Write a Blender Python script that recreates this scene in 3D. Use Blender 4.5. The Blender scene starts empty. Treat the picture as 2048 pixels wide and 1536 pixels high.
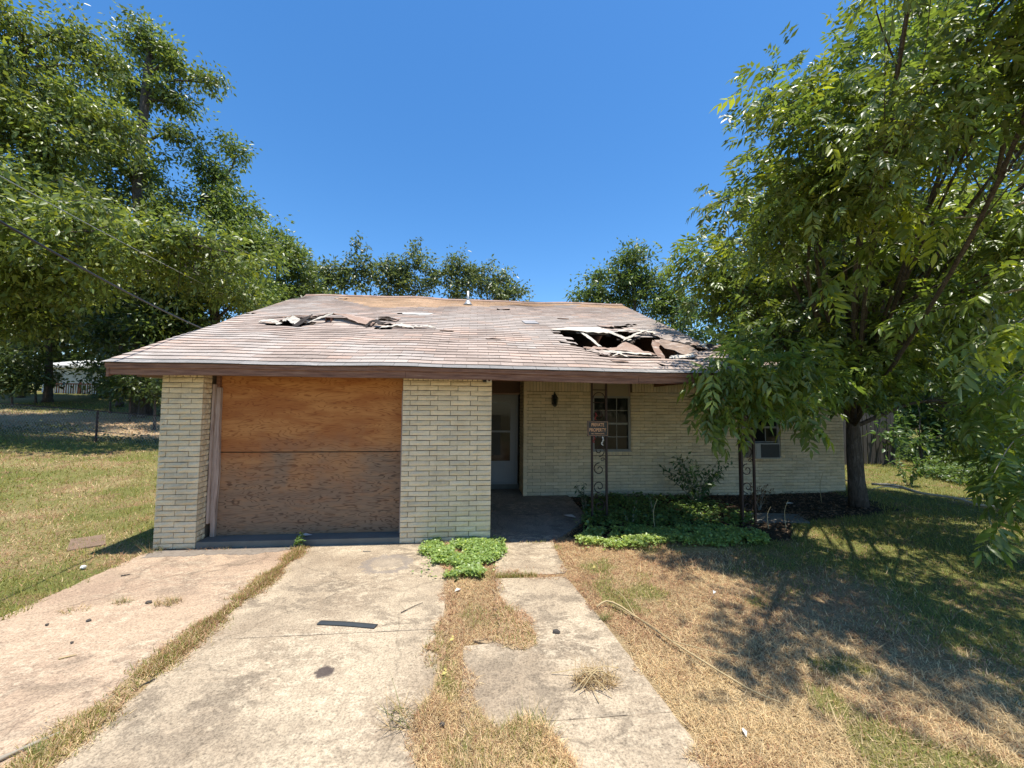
import bpy, math, random
import numpy as np
from mathutils import Vector, Matrix

SC = bpy.context.scene
COL = SC.collection
rng = np.random.default_rng(7)
random.seed(7)

# ------------------------------------------------------------------ camera
CAM = np.array([0.0, -5.39, 1.87])
YAW, PITCH, ROLL, FPX = 0.0965, 0.0553, 0.0081, 774.6
cy, sy, cp, sp = math.cos(YAW), math.sin(YAW), math.cos(PITCH), math.sin(PITCH)
FW = np.array([sy * cp, cy * cp, sp]); RT = np.array([cy, -sy, 0.0]); UP = np.cross(RT, FW)
cr, sr = math.cos(ROLL), math.sin(ROLL)
RT, UP = cr * RT + sr * UP, -sr * RT + cr * UP
cam = bpy.data.cameras.new('camera')
cam.sensor_width = 36; cam.lens = FPX / 2048 * 36; cam.clip_start = 0.05; cam.clip_end = 2000
co = bpy.data.objects.new('camera', cam); COL.objects.link(co)
M = Matrix(((RT[0], UP[0], -FW[0], CAM[0]), (RT[1], UP[1], -FW[1], CAM[1]), (RT[2], UP[2], -FW[2], CAM[2]), (0, 0, 0, 1)))
co.matrix_world = M
SC.camera = co

# ------------------------------------------------------------------ light
TOSUN = Vector((0.33, -0.365, 2.356)).normalized()
w = bpy.data.worlds.new('World'); SC.world = w; w.use_nodes = True
nt = w.node_tree; nt.nodes.clear()
sky = nt.nodes.new('ShaderNodeTexSky'); sky.sky_type = 'NISHITA'; sky.sun_disc = False
sky.sun_elevation = math.asin(TOSUN.z); sky.sun_rotation = math.atan2(TOSUN.x, TOSUN.y)
sky.altitude = 150; sky.air_density = 1.0; sky.dust_density = 0.25; sky.ozone_density = 3.0
bg = nt.nodes.new('ShaderNodeBackground'); bg.inputs['Strength'].default_value = 0.135
wo = nt.nodes.new('ShaderNodeOutputWorld')
hsn = nt.nodes.new('ShaderNodeHueSaturation'); hsn.inputs['Saturation'].default_value = 1.27
nt.links.new(sky.outputs[0], hsn.inputs['Color']); nt.links.new(hsn.outputs[0], bg.inputs[0]); nt.links.new(bg.outputs[0], wo.inputs[0])
sl = bpy.data.lights.new('sun', 'SUN'); sl.energy = 4.7; sl.angle = math.radians(0.53); sl.color = (1.0, 0.95, 0.86)
so = bpy.data.objects.new('sun', sl); COL.objects.link(so); so.location = (0, 0, 30)
so.rotation_euler = TOSUN.to_track_quat('Z', 'Y').to_euler()
SC.view_settings.view_transform = 'Standard'; SC.view_settings.look = 'None'
SC.view_settings.exposure = 0.74; SC.view_settings.gamma = 1.0; SC.view_settings.use_curve_mapping = False
SC.cycles.use_denoising = True
SC.cycles.max_bounces = 8; SC.cycles.diffuse_bounces = 4; SC.cycles.transparent_max_bounces = 8
SC.cycles.sample_clamp_indirect = 6.0

# ------------------------------------------------------------------ helpers
def at(px, py, Y):
    """world point on the vertical plane y=Y that is seen at photo pixel (px,py)"""
    d = FW + (px - 1024) / FPX * RT + (768 - py) / FPX * UP
    t = (Y - CAM[1]) / d[1]
    return CAM + t * d

def fast_mesh(name, V, F, colors=None, smooth=False):
    V = np.asarray(V, dtype=np.float32).reshape(-1, 3)
    F = np.asarray(F, dtype=np.int32); n, k = F.shape
    me = bpy.data.meshes.new(name)
    me.vertices.add(len(V)); me.vertices.foreach_set('co', V.ravel())
    me.loops.add(n * k); me.loops.foreach_set('vertex_index', F.ravel())
    me.polygons.add(n); me.polygons.foreach_set('loop_start', np.arange(0, n * k, k, dtype=np.int32))
    try: me.polygons.foreach_set('loop_total', np.full(n, k, dtype=np.int32))
    except Exception: pass
    if smooth: me.polygons.foreach_set('use_smooth', np.ones(n, dtype=bool))
    if colors is not None:
        a = me.color_attributes.new('Col', 'FLOAT_COLOR', 'POINT')
        c = np.ones((len(V), 4), dtype=np.float32); c[:, :3] = colors
        a.data.foreach_set('color', c.ravel())
    me.update(calc_edges=True)
    return me

def link(name, me, mat=None, parent=None, **props):
    o = bpy.data.objects.new(name, me); COL.objects.link(o)
    if mat is not None and me is not None and not me.materials: me.materials.append(mat)
    if parent is not None: o.parent = parent
    for k, v in props.items(): o[k] = v
    return o

def empty(name, loc, label=None, cat=None, group=None):
    o = bpy.data.objects.new(name, None); COL.objects.link(o); o.location = loc
    o.empty_display_size = 0.2
    if label: o['label'] = label
    if cat: o['category'] = cat
    if group: o['group'] = group
    return o

def base_of(parent):
    b = np.zeros(3)
    while parent is not None:
        b += np.array(parent.location); parent = parent.parent
    return b

class MB:
    """collects geometry in world space, mixed polygons"""
    def __init__(s): s.V = []; s.F = []; s.C = []; s.n = 0
    def add(s, V, F, col=None):
        V = np.asarray(V, dtype=float).reshape(-1, 3)
        s.V.append(V); s.F += [tuple(int(i) + s.n for i in f) for f in F]; s.n += len(V)
        s.C.append(np.tile(np.array(col if col is not None else (1, 1, 1), dtype=float).reshape(-1, 3), (len(V) if np.ndim(col) < 2 else 1, 1)))
        return s
    def box(s, x0, x1, y0, y1, z0, z1, col=None):
        V = [(x0, y0, z0), (x1, y0, z0), (x1, y1, z0), (x0, y1, z0), (x0, y0, z1), (x1, y0, z1), (x1, y1, z1), (x0, y1, z1)]
        return s.add(V, [(0, 3, 2, 1), (4, 5, 6, 7), (0, 1, 5, 4), (1, 2, 6, 5), (2, 3, 7, 6), (3, 0, 4, 7)], col)
    def tube(s, P, R, n=6, col=None, cap=True):
        V, F = tube(P, R, n, cap)
        return s.add(V, F, col)
    def build(s, name, mat, parent=None, smooth=False, **props):
        V = np.concatenate(s.V) - base_of(parent)
        me = bpy.data.meshes.new(name); me.from_pydata(V.tolist(), [], s.F)
        a = me.color_attributes.new('Col', 'FLOAT_COLOR', 'POINT')
        c = np.ones((len(V), 4), dtype=np.float32); c[:, :3] = np.concatenate(s.C)
        a.data.foreach_set('color', c.ravel())
        if smooth: me.polygons.foreach_set('use_smooth', np.ones(len(me.polygons), dtype=bool))
        me.update()
        return link(name, me, mat, parent, **props)

def tube(P, R, n=6, cap=True):
    P = np.asarray(P, dtype=float); m = len(P)
    R = np.broadcast_to(np.asarray(R, dtype=float), (m,))
    T = np.gradient(P, axis=0); T /= np.linalg.norm(T, axis=1)[:, None] + 1e-9
    ref = np.array([0, 0, 1.0]) if abs(T[:, 2]).mean() < 0.8 else np.array([1.0, 0, 0])
    A = np.cross(T, ref); A /= np.linalg.norm(A, axis=1)[:, None] + 1e-9
    B = np.cross(T, A)
    th = np.linspace(0, 2 * math.pi, n, endpoint=False)
    V = P[:, None] + R[:, None, None] * (np.cos(th)[None, :, None] * A[:, None] + np.sin(th)[None, :, None] * B[:, None])
    F = []
    for i in range(m - 1):
        for j in range(n):
            k = (j + 1) % n
            F.append((i * n + j, i * n + k, (i + 1) * n + k, (i + 1) * n + j))
    if cap:
        F.append(tuple(range(n - 1, -1, -1))); F.append(tuple(range((m - 1) * n, m * n)))
    return V.reshape(-1, 3), F

def curve(pts, n=12):
    """Catmull-Rom through pts"""
    p = np.asarray(pts, dtype=float)
    if len(p) == 2: return p[0] + np.linspace(0, 1, n)[:, None] * (p[1] - p[0])
    q = np.vstack([2 * p[0] - p[1], p, 2 * p[-1] - p[-2]])
    out = []
    for i in range(len(p) - 1):
        a, b, c, d = q[i:i + 4]
        t = np.linspace(0, 1, max(2, n // (len(p) - 1)), endpoint=False)[:, None]
        out.append(0.5 * (2 * b + (c - a) * t + (2 * a - 5 * b + 4 * c - d) * t ** 2 + (3 * b - a - 3 * c + d) * t ** 3))
    out.append(p[-1:])
    return np.vstack(out)

_perm = np.random.default_rng(3).random((64, 64))
def vnoise(x, y):
    x = np.asarray(x, dtype=float); y = np.asarray(y, dtype=float)
    xi = np.floor(x).astype(int); yi = np.floor(y).astype(int); fx = x - xi; fy = y - yi
    fx = fx * fx * (3 - 2 * fx); fy = fy * fy * (3 - 2 * fy)
    g = lambda a, b: _perm[a % 64, b % 64]
    return (g(xi, yi) * (1 - fx) + g(xi + 1, yi) * fx) * (1 - fy) + (g(xi, yi + 1) * (1 - fx) + g(xi + 1, yi + 1) * fx) * fy
def fbm(x, y, o=3):
    s = 0; a = 0.5; t = 0
    for i in range(o):
        s = s + a * vnoise(np.asarray(x) * 2 ** i + 17 * i, np.asarray(y) * 2 ** i + 31 * i); t += a; a *= 0.5
    return s / t
def sstep(a, b, x): t = np.clip((np.asarray(x, dtype=float) - a) / (b - a), 0, 1); return t * t * (3 - 2 * t)
def inpoly(x, y, poly):
    x = np.asarray(x, dtype=float); y = np.asarray(y, dtype=float); r = np.zeros(x.shape, dtype=bool)
    n = len(poly)
    for i in range(n):
        x0, y0 = poly[i]; x1, y1 = poly[(i + 1) % n]
        if y0 == y1: continue
        c = ((y0 > y) != (y1 > y)) & (x < (x1 - x0) * (y - y0) / (y1 - y0) + x0)
        r ^= c
    return r

# ------------------------------------------------------------------ materials
class NM:
    def __init__(s, name, rough=0.8, spec=0.3):
        s.m = bpy.data.materials.new(name); s.m.use_nodes = True; s.t = s.m.node_tree
        s.b = s.t.nodes['Principled BSDF']; s.b.inputs['Roughness'].default_value = rough
        s.b.inputs['Specular IOR Level'].default_value = spec
        s._pos = None
    def n(s, typ, **k):
        o = s.t.nodes.new(typ)
        for a, v in k.items(): setattr(o, a, v)
        return o
    def l(s, a, b): s.t.links.new(a, b)
    def pos(s):
        if s._pos is None: s._pos = s.n('ShaderNodeNewGeometry').outputs['Position']
        return s._pos
    def mapped(s, scale=(1, 1, 1), rot=(0, 0, 0), loc=(0, 0, 0)):
        o = s.n('ShaderNodeMapping'); o.inputs['Scale'].default_value = scale; o.inputs['Rotation'].default_value = rot; o.inputs['Location'].default_value = loc
        s.l(s.pos(), o.inputs['Vector']); return o.outputs[0]
    def noise(s, scale, detail=4, rough=0.55, vec=None, dist=0.0):
        o = s.n('ShaderNodeTexNoise'); o.inputs['Scale'].default_value = scale; o.inputs['Detail'].default_value = detail
        o.inputs['Roughness'].default_value = rough; o.inputs['Distortion'].default_value = dist
        s.l(vec if vec is not None else s.pos(), o.inputs['Vector']); return o.outputs['Fac']
    def ramp(s, fac, stops):
        o = s.n('ShaderNodeValToRGB'); e = o.color_ramp.elements
        while len(e) > 1: e.remove(e[-1])
        for i, (p, c) in enumerate(stops):
            q = e[0] if i == 0 else e.new(p)
            q.position = p; q.color = (*c, 1) if np.ndim(c) else (c, c, c, 1)
        s.l(fac, o.inputs[0]); return o.outputs[0]
    def mix(s, fac, a, b, mode='MIX'):
        o = s.n('ShaderNodeMix', data_type='RGBA', blend_type=mode)
        for i, v in ((0, fac), (6, a), (7, b)):
            if hasattr(v, 'links') or isinstance(v, bpy.types.NodeSocket): s.l(v, o.inputs[i])
            else: o.inputs[i].default_value = v if i == 0 else (*v, 1)
        return o.outputs[2]
    def math(s, op, a, b=0.0):
        o = s.n('ShaderNodeMath', operation=op)
        for i, v in ((0, a), (1, b)):
            if isinstance(v, bpy.types.NodeSocket): s.l(v, o.inputs[i])
            else: o.inputs[i].default_value = v
        return o.outputs[0]
    def mr(s, v, a, b, ta=0.0, tb=1.0):
        o = s.n('ShaderNodeMapRange', interpolation_type='SMOOTHSTEP')
        for i, q in ((1, a), (2, b), (3, ta), (4, tb)): o.inputs[i].default_value = q
        s.l(v, o.inputs[0]); return o.outputs[0]
    def attr(s, name='Col'):
        o = s.n('ShaderNodeAttribute'); o.attribute_name = name; return o.outputs['Color']
    def color(s, c):
        if isinstance(c, bpy.types.NodeSocket): s.l(c, s.b.inputs['Base Color'])
        else: s.b.inputs['Base Color'].default_value = (*c, 1)
        return s
    def bump(s, h, strength=0.3, dist=0.01):
        o = s.n('ShaderNodeBump'); o.inputs['Strength'].default_value = strength; o.inputs['Distance'].default_value = dist
        s.l(h, o.inputs['Height']); s.l(o.outputs[0], s.b.inputs['Normal']); return s

def leaf_material(name, trans=0.36, rough=0.40, spec=0.55):
    m = NM(name, rough, spec); c = m.attr(); m.color(c)
    tr = m.n('ShaderNodeBsdfTranslucent'); hs = m.n('ShaderNodeHueSaturation')
    hs.inputs['Hue'].default_value = 0.49; hs.inputs['Saturation'].default_value = 1.12; hs.inputs['Value'].default_value = 2.0
    m.l(c, hs.inputs['Color']); m.l(hs.outputs[0], tr.inputs['Color'])
    mx = m.n('ShaderNodeMixShader'); mx.inputs[0].default_value = trans
    m.l(m.b.outputs[0], mx.inputs[1]); m.l(tr.outputs[0], mx.inputs[2])
    m.l(mx.outputs[0], m.t.nodes['Material Output'].inputs[0]); return m.m

def simple(name, col, rough=0.7, spec=0.3, var=0.25, scale=8.0, metal=0.0):
    m = NM(name, rough, spec); f = m.noise(scale, 5, 0.6)
    m.color(m.mix(f, tuple(v * (1 - var) for v in col), tuple(min(1, v * (1 + var)) for v in col)))
    m.b.inputs['Metallic'].default_value = metal
    m.bump(m.noise(scale * 6, 3), 0.15, 0.004); return m.m

MT = {}
def build_materials():
    # brick: attribute colour * fine mottling
    m = NM('cream_brick', 0.85, 0.2)
    c = m.mix(m.noise(60, 4, 0.7), (0.72, 0.7, 0.66), (1.08, 1.06, 1.04), 'MIX')
    st = m.ramp(m.noise(2.6, 6, 0.72), [(0.34, 0.80), (0.50, 0.97), (0.62, 1.0)])
    low = m.n('ShaderNodeSeparateXYZ'); m.l(m.pos(), low.inputs[0])
    m.color(m.mix(1.0, m.mix(1.0, m.attr(), c, 'MULTIPLY'), st, 'MULTIPLY'))
    m.bump(m.noise(45, 5, 0.65, m.mapped((1, 1, 2.2))), 0.8, 0.012); MT['brick'] = m.m
    MT['mortar'] = simple('mortar', (0.15, 0.115, 0.082), 0.95, 0.1, 0.3, 30)
    # shingles
    m = NM('asphalt_shingle', 0.92, 0.15)
    g = m.ramp(m.noise(140, 2, 0.6), [(0.3, 0.72), (0.7, 1.22)])
    c = m.mix(1.0, m.attr(), g, 'MULTIPLY')
    stre = m.noise(1.0, 5, 0.7, m.mapped((3.4, 15, 15)))
    patch = m.noise(0.55, 3, 0.5, m.mapped((1.0, 1.3, 1.3), loc=(3.1, 0.4, 0)))
    wv = m.math('MULTIPLY', m.ramp(stre, [(0.52, 0.0), (0.62, 1.0)]), m.ramp(patch, [(0.38, 0.15), (0.56, 1.0)]))
    sp_ = m.ramp(m.noise(60, 2, 0.7, m.mapped((0.6, 1, 1))), [(0.42, 0.25), (0.62, 1.0)])
    wv = m.math('MULTIPLY', wv, sp_)
    c = m.mix(m.math('MULTIPLY', wv, 0.75), c, (0.62, 0.56, 0.50))
    dk = m.ramp(m.noise(1.4, 5, 0.65, m.mapped((1.0, 1.5, 1.5), loc=(9, 2, 0))), [(0.34, 0.78), (0.55, 1.0)])
    m.color(m.mix(1.0, c, dk, 'MULTIPLY')); m.bump(m.noise(160, 3), 0.35, 0.004); MT['shingle'] = m.m
    MT['felt'] = simple('roofing_felt', (0.50, 0.45, 0.38), 0.9, 0.15, 0.35, 12)
    MT['felt_dark'] = simple('black_felt', (0.05, 0.042, 0.038), 0.9, 0.15, 0.5, 12)
    MT['deck'] = simple('roof_decking', (0.06, 0.045, 0.035), 0.95, 0.1, 0.3, 6)
    # brown painted wood
    m = NM('brown_painted_wood', 0.7, 0.25)
    gr = m.noise(9, 5, 0.65, m.mapped((0.35, 4, 6)))
    c = m.ramp(gr, [(0.3, (0.10, 0.045, 0.027)), (0.5, (0.21, 0.10, 0.06)), (0.66, (0.28, 0.15, 0.09)), (0.8, (0.36, 0.26, 0.18))])
    m.color(c); m.bump(gr, 0.3, 0.006); MT['fascia'] = m.m
    m = NM('weathered_trim_wood', 0.8, 0.2)
    gr = m.noise(9, 5, 0.65, m.mapped((6, 4, 0.35)))
    m.color(m.ramp(gr, [(0.3, (0.22, 0.15, 0.115)), (0.5, (0.40, 0.30, 0.24)), (0.75, (0.52, 0.42, 0.35))])); m.bump(gr, 0.3, 0.005); MT['trim'] = m.m
    MT['soffit'] = simple('soffit_paint', (0.16, 0.10, 0.07), 0.8, 0.2, 0.2, 3)
    MT['beige'] = simple('beige_panel', (0.34, 0.28, 0.20), 0.7, 0.3, 0.12, 2)
    # plywood: rotary grain from contour bands of a stretched noise
    m = NM('plywood', 0.7, 0.2)
    v = m.mapped((0.50, 1, 2.5)); base = m.noise(2.3, 3, 0.55, v, 0.35)
    band = m.math('SINE', m.math('MULTIPLY', base, 95.0))
    fine = m.noise(3.2, 5, 0.7, m.mapped((0.7, 1, 9)))
    mid = m.noise(2.0, 4, 0.6, m.mapped((0.55, 1, 2.6), loc=(3, 0, 1)))
    band2 = m.math('MULTIPLY', m.mr(band, 0.45, 1.0), m.mr(fine, 0.38, 0.58, 0.38, 1.0))
    col = m.mix(m.mr(mid, 0.4, 0.62), (0.47, 0.205, 0.066), (0.36, 0.130, 0.038))
    col = m.mix(m.math('MULTIPLY', band2, 0.8), col, (0.24, 0.075, 0.02))
    col = m.mix(m.math('MULTIPLY', m.mr(m.noise(4, 4, 0.7, m.mapped((0.8, 1, 7))), 0.58, 0.70), 0.75), col, (0.19, 0.06, 0.02))
    sx = m.n('ShaderNodeSeparateXYZ'); m.l(m.pos(), sx.inputs[0]); X_, Z_ = sx.outputs[0], sx.outputs[2]
    nz = m.math('MULTIPLY', m.math('SUBTRACT', m.noise(1.6, 5, 0.65, m.mapped((1, 1, 0.8))), 0.5), 1.6)
    # grey weathering with its own shapes: splash zone at the bottom, damp streak, right part below mid height
    low = m.mr(m.math('ADD', Z_, m.math('MULTIPLY', nz, 0.8)), 0.55, 1.6, 0.97, 0.0)
    dx = m.math('ABSOLUTE', m.math('ADD', m.math('ADD', X_, 2.62), m.math('MULTIPLY', nz, 0.22)))
    streak = m.math('MULTIPLY', m.mr(dx, 0.06, 0.30, 0.95, 0.0), m.mr(Z_, 1.19, 1.205, 1.0, 0.0))
    rr = m.math('MULTIPLY', m.mr(m.math('ADD', X_, m.math('MULTIPLY', nz, 0.5)), -2.0, -1.4), m.mr(m.math('ADD', Z_, m.math('MULTIPLY', nz, 0.4)), 1.05, 1.45, 1.0, 0.0))
    grey = m.math('MAXIMUM', m.math('MAXIMUM', low, streak), rr)
    grey = m.math('MULTIPLY', grey, m.mr(m.noise(4, 5, 0.7, m.mapped((0.7, 1, 3))), 0.3, 0.55, 0.72, 1.0))
    gcol = m.mix(m.math('MULTIPLY', band2, 0.85), (0.22, 0.150, 0.098), (0.05, 0.036, 0.026))
    col = m.mix(m.math('MULTIPLY', grey, 0.93), col, gcol)
    m.color(col); m.bump(band2, 0.12, 0.002); MT['ply'] = m.m
    # concrete
    def conc(name, a, b, stain, grit=0.9):
        m = NM(name, 0.92, 0.2)
        big = m.noise(0.8, 6, 0.65, m.mapped((1, 1, 1), loc=(4.2, 1.3, 0)))
        col = m.mix(m.ramp(big, [(0.40, 0.0), (0.58, 1.0)]), a, b)
        sm = m.noise(4.5, 6, 0.75, m.mapped((0.8, 1.2, 1)), 0.6)
        wear = m.math('MULTIPLY', m.ramp(sm, [(0.47, 0.0), (0.56, 1.0)]), m.ramp(m.noise(0.7, 3, 0.5, m.mapped(loc=(1.7, 8.1, 0))), [(0.40, 0.0), (0.55, 0.9)]))
        col = m.mix(wear, col, stain)
        lite = m.math('MULTIPLY', m.mr(m.noise(9, 6, 0.8, m.mapped((1, 1.6, 1), loc=(2, 5, 0)), 0.4), 0.50, 0.57), m.mr(m.noise(0.9, 3, 0.5, m.mapped(loc=(7, 3, 0))), 0.42, 0.58))
        col = m.mix(m.math('MULTIPLY', lite, 0.6), col, (0.54, 0.445, 0.315))
        dirt = m.mr(m.noise(1.7, 5, 0.7, m.mapped((0.5, 1.4, 1), loc=(1, 9, 0))), 0.56, 0.74)
        col = m.mix(m.math('MULTIPLY', dirt, 0.55), col, (0.24, 0.18, 0.12))
        sp2 = m.ramp(m.noise(70, 5, 0.85), [(0.36, 0.42), (0.5, 0.95), (0.66, 1.35)])
        col = m.mix(grit, col, sp2, 'MULTIPLY')
        pits = m.ramp(m.noise(28, 2, 0.6), [(0.28, 0.55), (0.36, 1.0)])
        col = m.mix(0.7, col, pits, 'MULTIPLY')
        # hairline cracks
        vo = m.n('ShaderNodeTexVoronoi', feature='DISTANCE_TO_EDGE'); vo.inputs['Scale'].default_value = 0.42
        wob = m.n('ShaderNodeVectorMath', operation='ADD'); nn = m.n('ShaderNodeTexNoise'); nn.inputs['Scale'].default_value = 2.5; nn.inputs['Detail'].default_value = 5
        m.l(m.pos(), nn.inputs['Vector']); sc = m.n('ShaderNodeVectorMath', operation='SCALE'); sc.inputs['Scale'].default_value = 0.35
        m.l(nn.outputs['Color'], sc.inputs[0]); m.l(m.pos(), wob.inputs[0]); m.l(sc.outputs[0], wob.inputs[1]); m.l(wob.outputs[0], vo.inputs['Vector'])
        crk = m.ramp(vo.outputs['Distance'], [(0.0, 0.55), (0.006, 1.0)])
        col = m.mix(0.6, col, crk, 'MULTIPLY')
        m.color(col); m.bump(m.noise(70, 4, 0.7), 0.5, 0.006); return m
    MT['conc_left'] = conc('old_pinkish_concrete', (0.34, 0.24, 0.165), (0.43, 0.315, 0.215), (0.27, 0.20, 0.14)).m
    m = conc('old_concrete', (0.29, 0.225, 0.155), (0.43, 0.345, 0.24), (0.215, 0.17, 0.12))
    # oil stain and a faint dark ring
    MT['conc'] = m.m
    src = m.b.inputs['Base Color'].links[0].from_socket
    def blot(cx, cy_, r, colr, amt, src, ring=None):
        d = m.n('ShaderNodeVectorMath', operation='DISTANCE'); mp = m.n('ShaderNodeMapping'); mp.inputs['Scale'].default_value = (1, 1, 0)
        m.l(m.pos(), mp.inputs['Vector']); m.l(mp.outputs[0], d.inputs[0]); d.inputs[1].default_value = (cx, cy_, 0)
        dd = m.math('ADD', d.outputs['Value'], m.math('MULTIPLY', m.math('SUBTRACT', m.noise(14, 4, 0.7), 0.5), r * 1.3))
        f = m.ramp(dd, [(r * 0.75, amt), (r * 1.1, 0.0)]) if ring is None else m.ramp(dd, [(max(0, r - ring * 1.4), 0.0), (r - ring * 0.3, amt), (r + ring * 0.3, amt), (r + ring, 0.0)])
        return m.mix(f, src, colr)
    src = blot(-1.0, -2.50, 0.065, (0.055, 0.042, 0.04), 0.9, src)
    src = blot(-0.98, -0.68, 0.24, (0.20, 0.17, 0.145), 0.75, src, 0.06)
    src = blot(-0.98, -0.62, 0.18, (0.27, 0.225, 0.175), 0.5, src)
    m.color(src)
    MT['conc_shade_tint'] = conc('shade_tinted_porch_concrete', (0.20, 0.175, 0.145), (0.27, 0.235, 0.19), (0.15, 0.13, 0.105)).m  # darker copy of the concrete, porch shade mixed into its colours
    MT['conc_grey'] = simple('grey_foundation_concrete', (0.15, 0.145, 0.125), 0.9, 0.2, 0.3, 5)
    # ground: colour attribute (dry / green / soil areas) with mottling
    m = NM('ground_soil', 0.95, 0.1)
    f = m.ramp(m.noise(18, 6, 0.75), [(0.3, 0.55), (0.5, 0.95), (0.72, 1.3)])
    f2 = m.ramp(m.noise(90, 3, 0.7), [(0.3, 0.55), (0.7, 1.25)])
    m.color(m.mix(1.0, m.mix(1.0, m.attr(), f, 'MULTIPLY'), f2, 'MULTIPLY'))
    m.bump(m.noise(55, 4, 0.7), 0.8, 0.03); MT['ground'] = m.m
    MT['leaf'] = leaf_material('tree_leaves')
    MT['grass'] = leaf_material('grass_blades', 0.25, 0.6, 0.25)
    # bark
    m = NM('bark', 0.95, 0.15)
    b = m.noise(9, 6, 0.75, m.mapped((3.2, 3.2, 0.7)), 0.8)
    m.color(m.ramp(b, [(0.3, (0.035, 0.028, 0.022)), (0.55, (0.12, 0.10, 0.085)), (0.75, (0.24, 0.215, 0.19))])); m.bump(b, 0.9, 0.03); MT['bark'] = m.m
    MT['twig'] = simple('pale_twig', (0.30, 0.26, 0.20), 0.85, 0.2, 0.3, 10)
    MT['palewood'] = simple('bleached_wood', (0.50, 0.44, 0.35), 0.9, 0.15, 0.3, 9)
    MT['iron'] = simple('rusty_black_iron', (0.035, 0.018, 0.014), 0.55, 0.4, 0.5, 15)
    MT['black'] = simple('black_plastic', (0.012, 0.013, 0.014), 0.4, 0.5, 0.3, 15)
    MT['white'] = simple('white_paint', (0.52, 0.52, 0.49), 0.5, 0.4, 0.1, 4)
    MT['acwhite'] = simple('aged_white_enamel', (0.30, 0.29, 0.265), 0.5, 0.4, 0.1, 4)
    MT['doorwhite'] = simple('door_white_paint', (0.24, 0.25, 0.255), 0.45, 0.4, 0.1, 3)
    MT['alu'] = simple('window_aluminium', (0.26, 0.26, 0.245), 0.5, 0.4, 0.15, 6)
    MT['metal'] = simple('galvanised_metal', (0.42, 0.42, 0.40), 0.45, 0.5, 0.2, 8, 0.6)
    m = NM('window_glass', 0.05, 0.22); m.color((0.012, 0.014, 0.013)); m.bump(m.noise(2.0, 2), 0.05, 0.01); MT['glass'] = m.m
    MT['vinyl'] = simple('dark_vinyl', (0.035, 0.042, 0.045), 0.45, 0.5, 0.3, 12)
    MT['straw'] = simple('dry_straw', (0.42, 0.32, 0.17), 0.9, 0.15, 0.25, 14)
    MT['siding'] = simple('white_siding', (0.55, 0.57, 0.58), 0.6, 0.3, 0.06, 2)
    MT['deckwood'] = simple('reddish_deck_wood', (0.13, 0.062, 0.045), 0.8, 0.2, 0.3, 5)
    MT['greywood'] = simple('weathered_grey_boards', (0.075, 0.066, 0.057), 0.9, 0.15, 0.4, 5)
    MT['rust'] = simple('rusty_lid', (0.19, 0.13, 0.09), 0.9, 0.2, 0.3, 8)
    MT['letter'] = simple('pale_orange_letters', (0.72, 0.40, 0.22), 0.6, 0.3, 0.08, 20)
    MT['red'] = simple('red_ribbon', (0.20, 0.015, 0.015), 0.5, 0.4, 0.2, 20)
    MT['stone'] = simple('white_stone', (0.68, 0.66, 0.60), 0.85, 0.2, 0.15, 20)
    MT['curtain'] = simple('grey_curtain', (0.09, 0.085, 0.075), 0.9, 0.1, 0.2, 4)
    MT['foamgrey'] = simple('dark_grille', (0.045, 0.045, 0.043), 0.7, 0.3, 0.3, 30)
build_materials()

# ------------------------------------------------------------------ ground
SLAB_LEFT = [(-4.06, -9), (-4.10, -4.2), (-4.06, -1.53), (-4.00, -1.12), (-4.05, -0.65), (-4.02, -0.14), (-3.9, 0.0), (-2.24, -0.0), (-2.18, -0.30), (-2.16, -0.55), (-2.19, -0.85), (-2.17, -1.06), (-2.21, -1.41), (-2.24, -1.78), (-2.23, -2.12), (-2.28, -2.48), (-2.24, -2.7), (-2.25, -2.88), (-2.32, -3.1), (-2.28, -4.5), (-2.3, -9)]
SLAB_RIGHT = [(-2.08, -9), (-2.08, -4.0), (-2.08, -3.11), (-2.10, -2.83), (-2.11, -2.61), (-2.12, -2.45), (-2.10, -2.19), (-2.11, -1.79), (-2.10, -1.51), (-2.12, -1.27), (-2.09, -1.01), (-2.11, -0.49), (-2.17, 0.0), (-0.50, 0.0), (-0.45, -0.54), (-0.30, -0.95), (-0.26, -1.2), (-0.25, -1.42), (-0.22, -1.79), (-0.29, -2.05), (-0.28, -2.22), (-0.36, -2.30), (-0.25, -2.38), (-0.21, -2.54), (-0.23, -2.79), (-0.33, -2.94), (-0.29, -3.1), (-0.23, -3.4), (-0.25, -9)]
WALK_A = [(0.28, -0.06), (1.10, -0.06), (1.06, -0.55), (1.07, -0.95), (1.02, -1.06), (0.26, -1.05)]
WALK_B = [(0.25, -1.13), (0.97, -1.14), (1.03, -1.25), (1.06, -1.5), (1.12, -1.7), (1.16, -2.06), (1.22, -2.30), (1.20, -2.55), (1.25, -2.78), (1.23, -3.0), (1.28, -3.22), (1.24, -3.6), (1.25, -9), (0.5, -9), (0.56, -3.40), (0.5, -3.2), (0.42, -3.06), (0.3, -3.0), (0.16, -3.1), (0.06, -2.97), (0.02, -2.81), (-0.03, -2.53), (-0.08, -2.31), (0.03, -2.24), (0.2, -2.27), (0.38, -2.38), (0.5, -2.32), (0.52, -2.19), (0.42, -1.92), (0.35, -1.75), (0.27, -1.56)]
WALK_BG = [(0.25, -1.13), (1.02, -1.14), (1.14, -2.1), (1.24, -3.2), (1.25, -9), (0.0, -9), (-0.06, -2.3), (0.25, -2.26)]
SL_G = [(-4.06, -9), (-4.03, -1.2), (-4.02, 0.0), (-2.2, 0.0), (-2.2, -9)]
SR_G = [(-2.14, -9), (-2.14, 0.0), (-0.24, 0.0), (-0.24, -9)]
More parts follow.
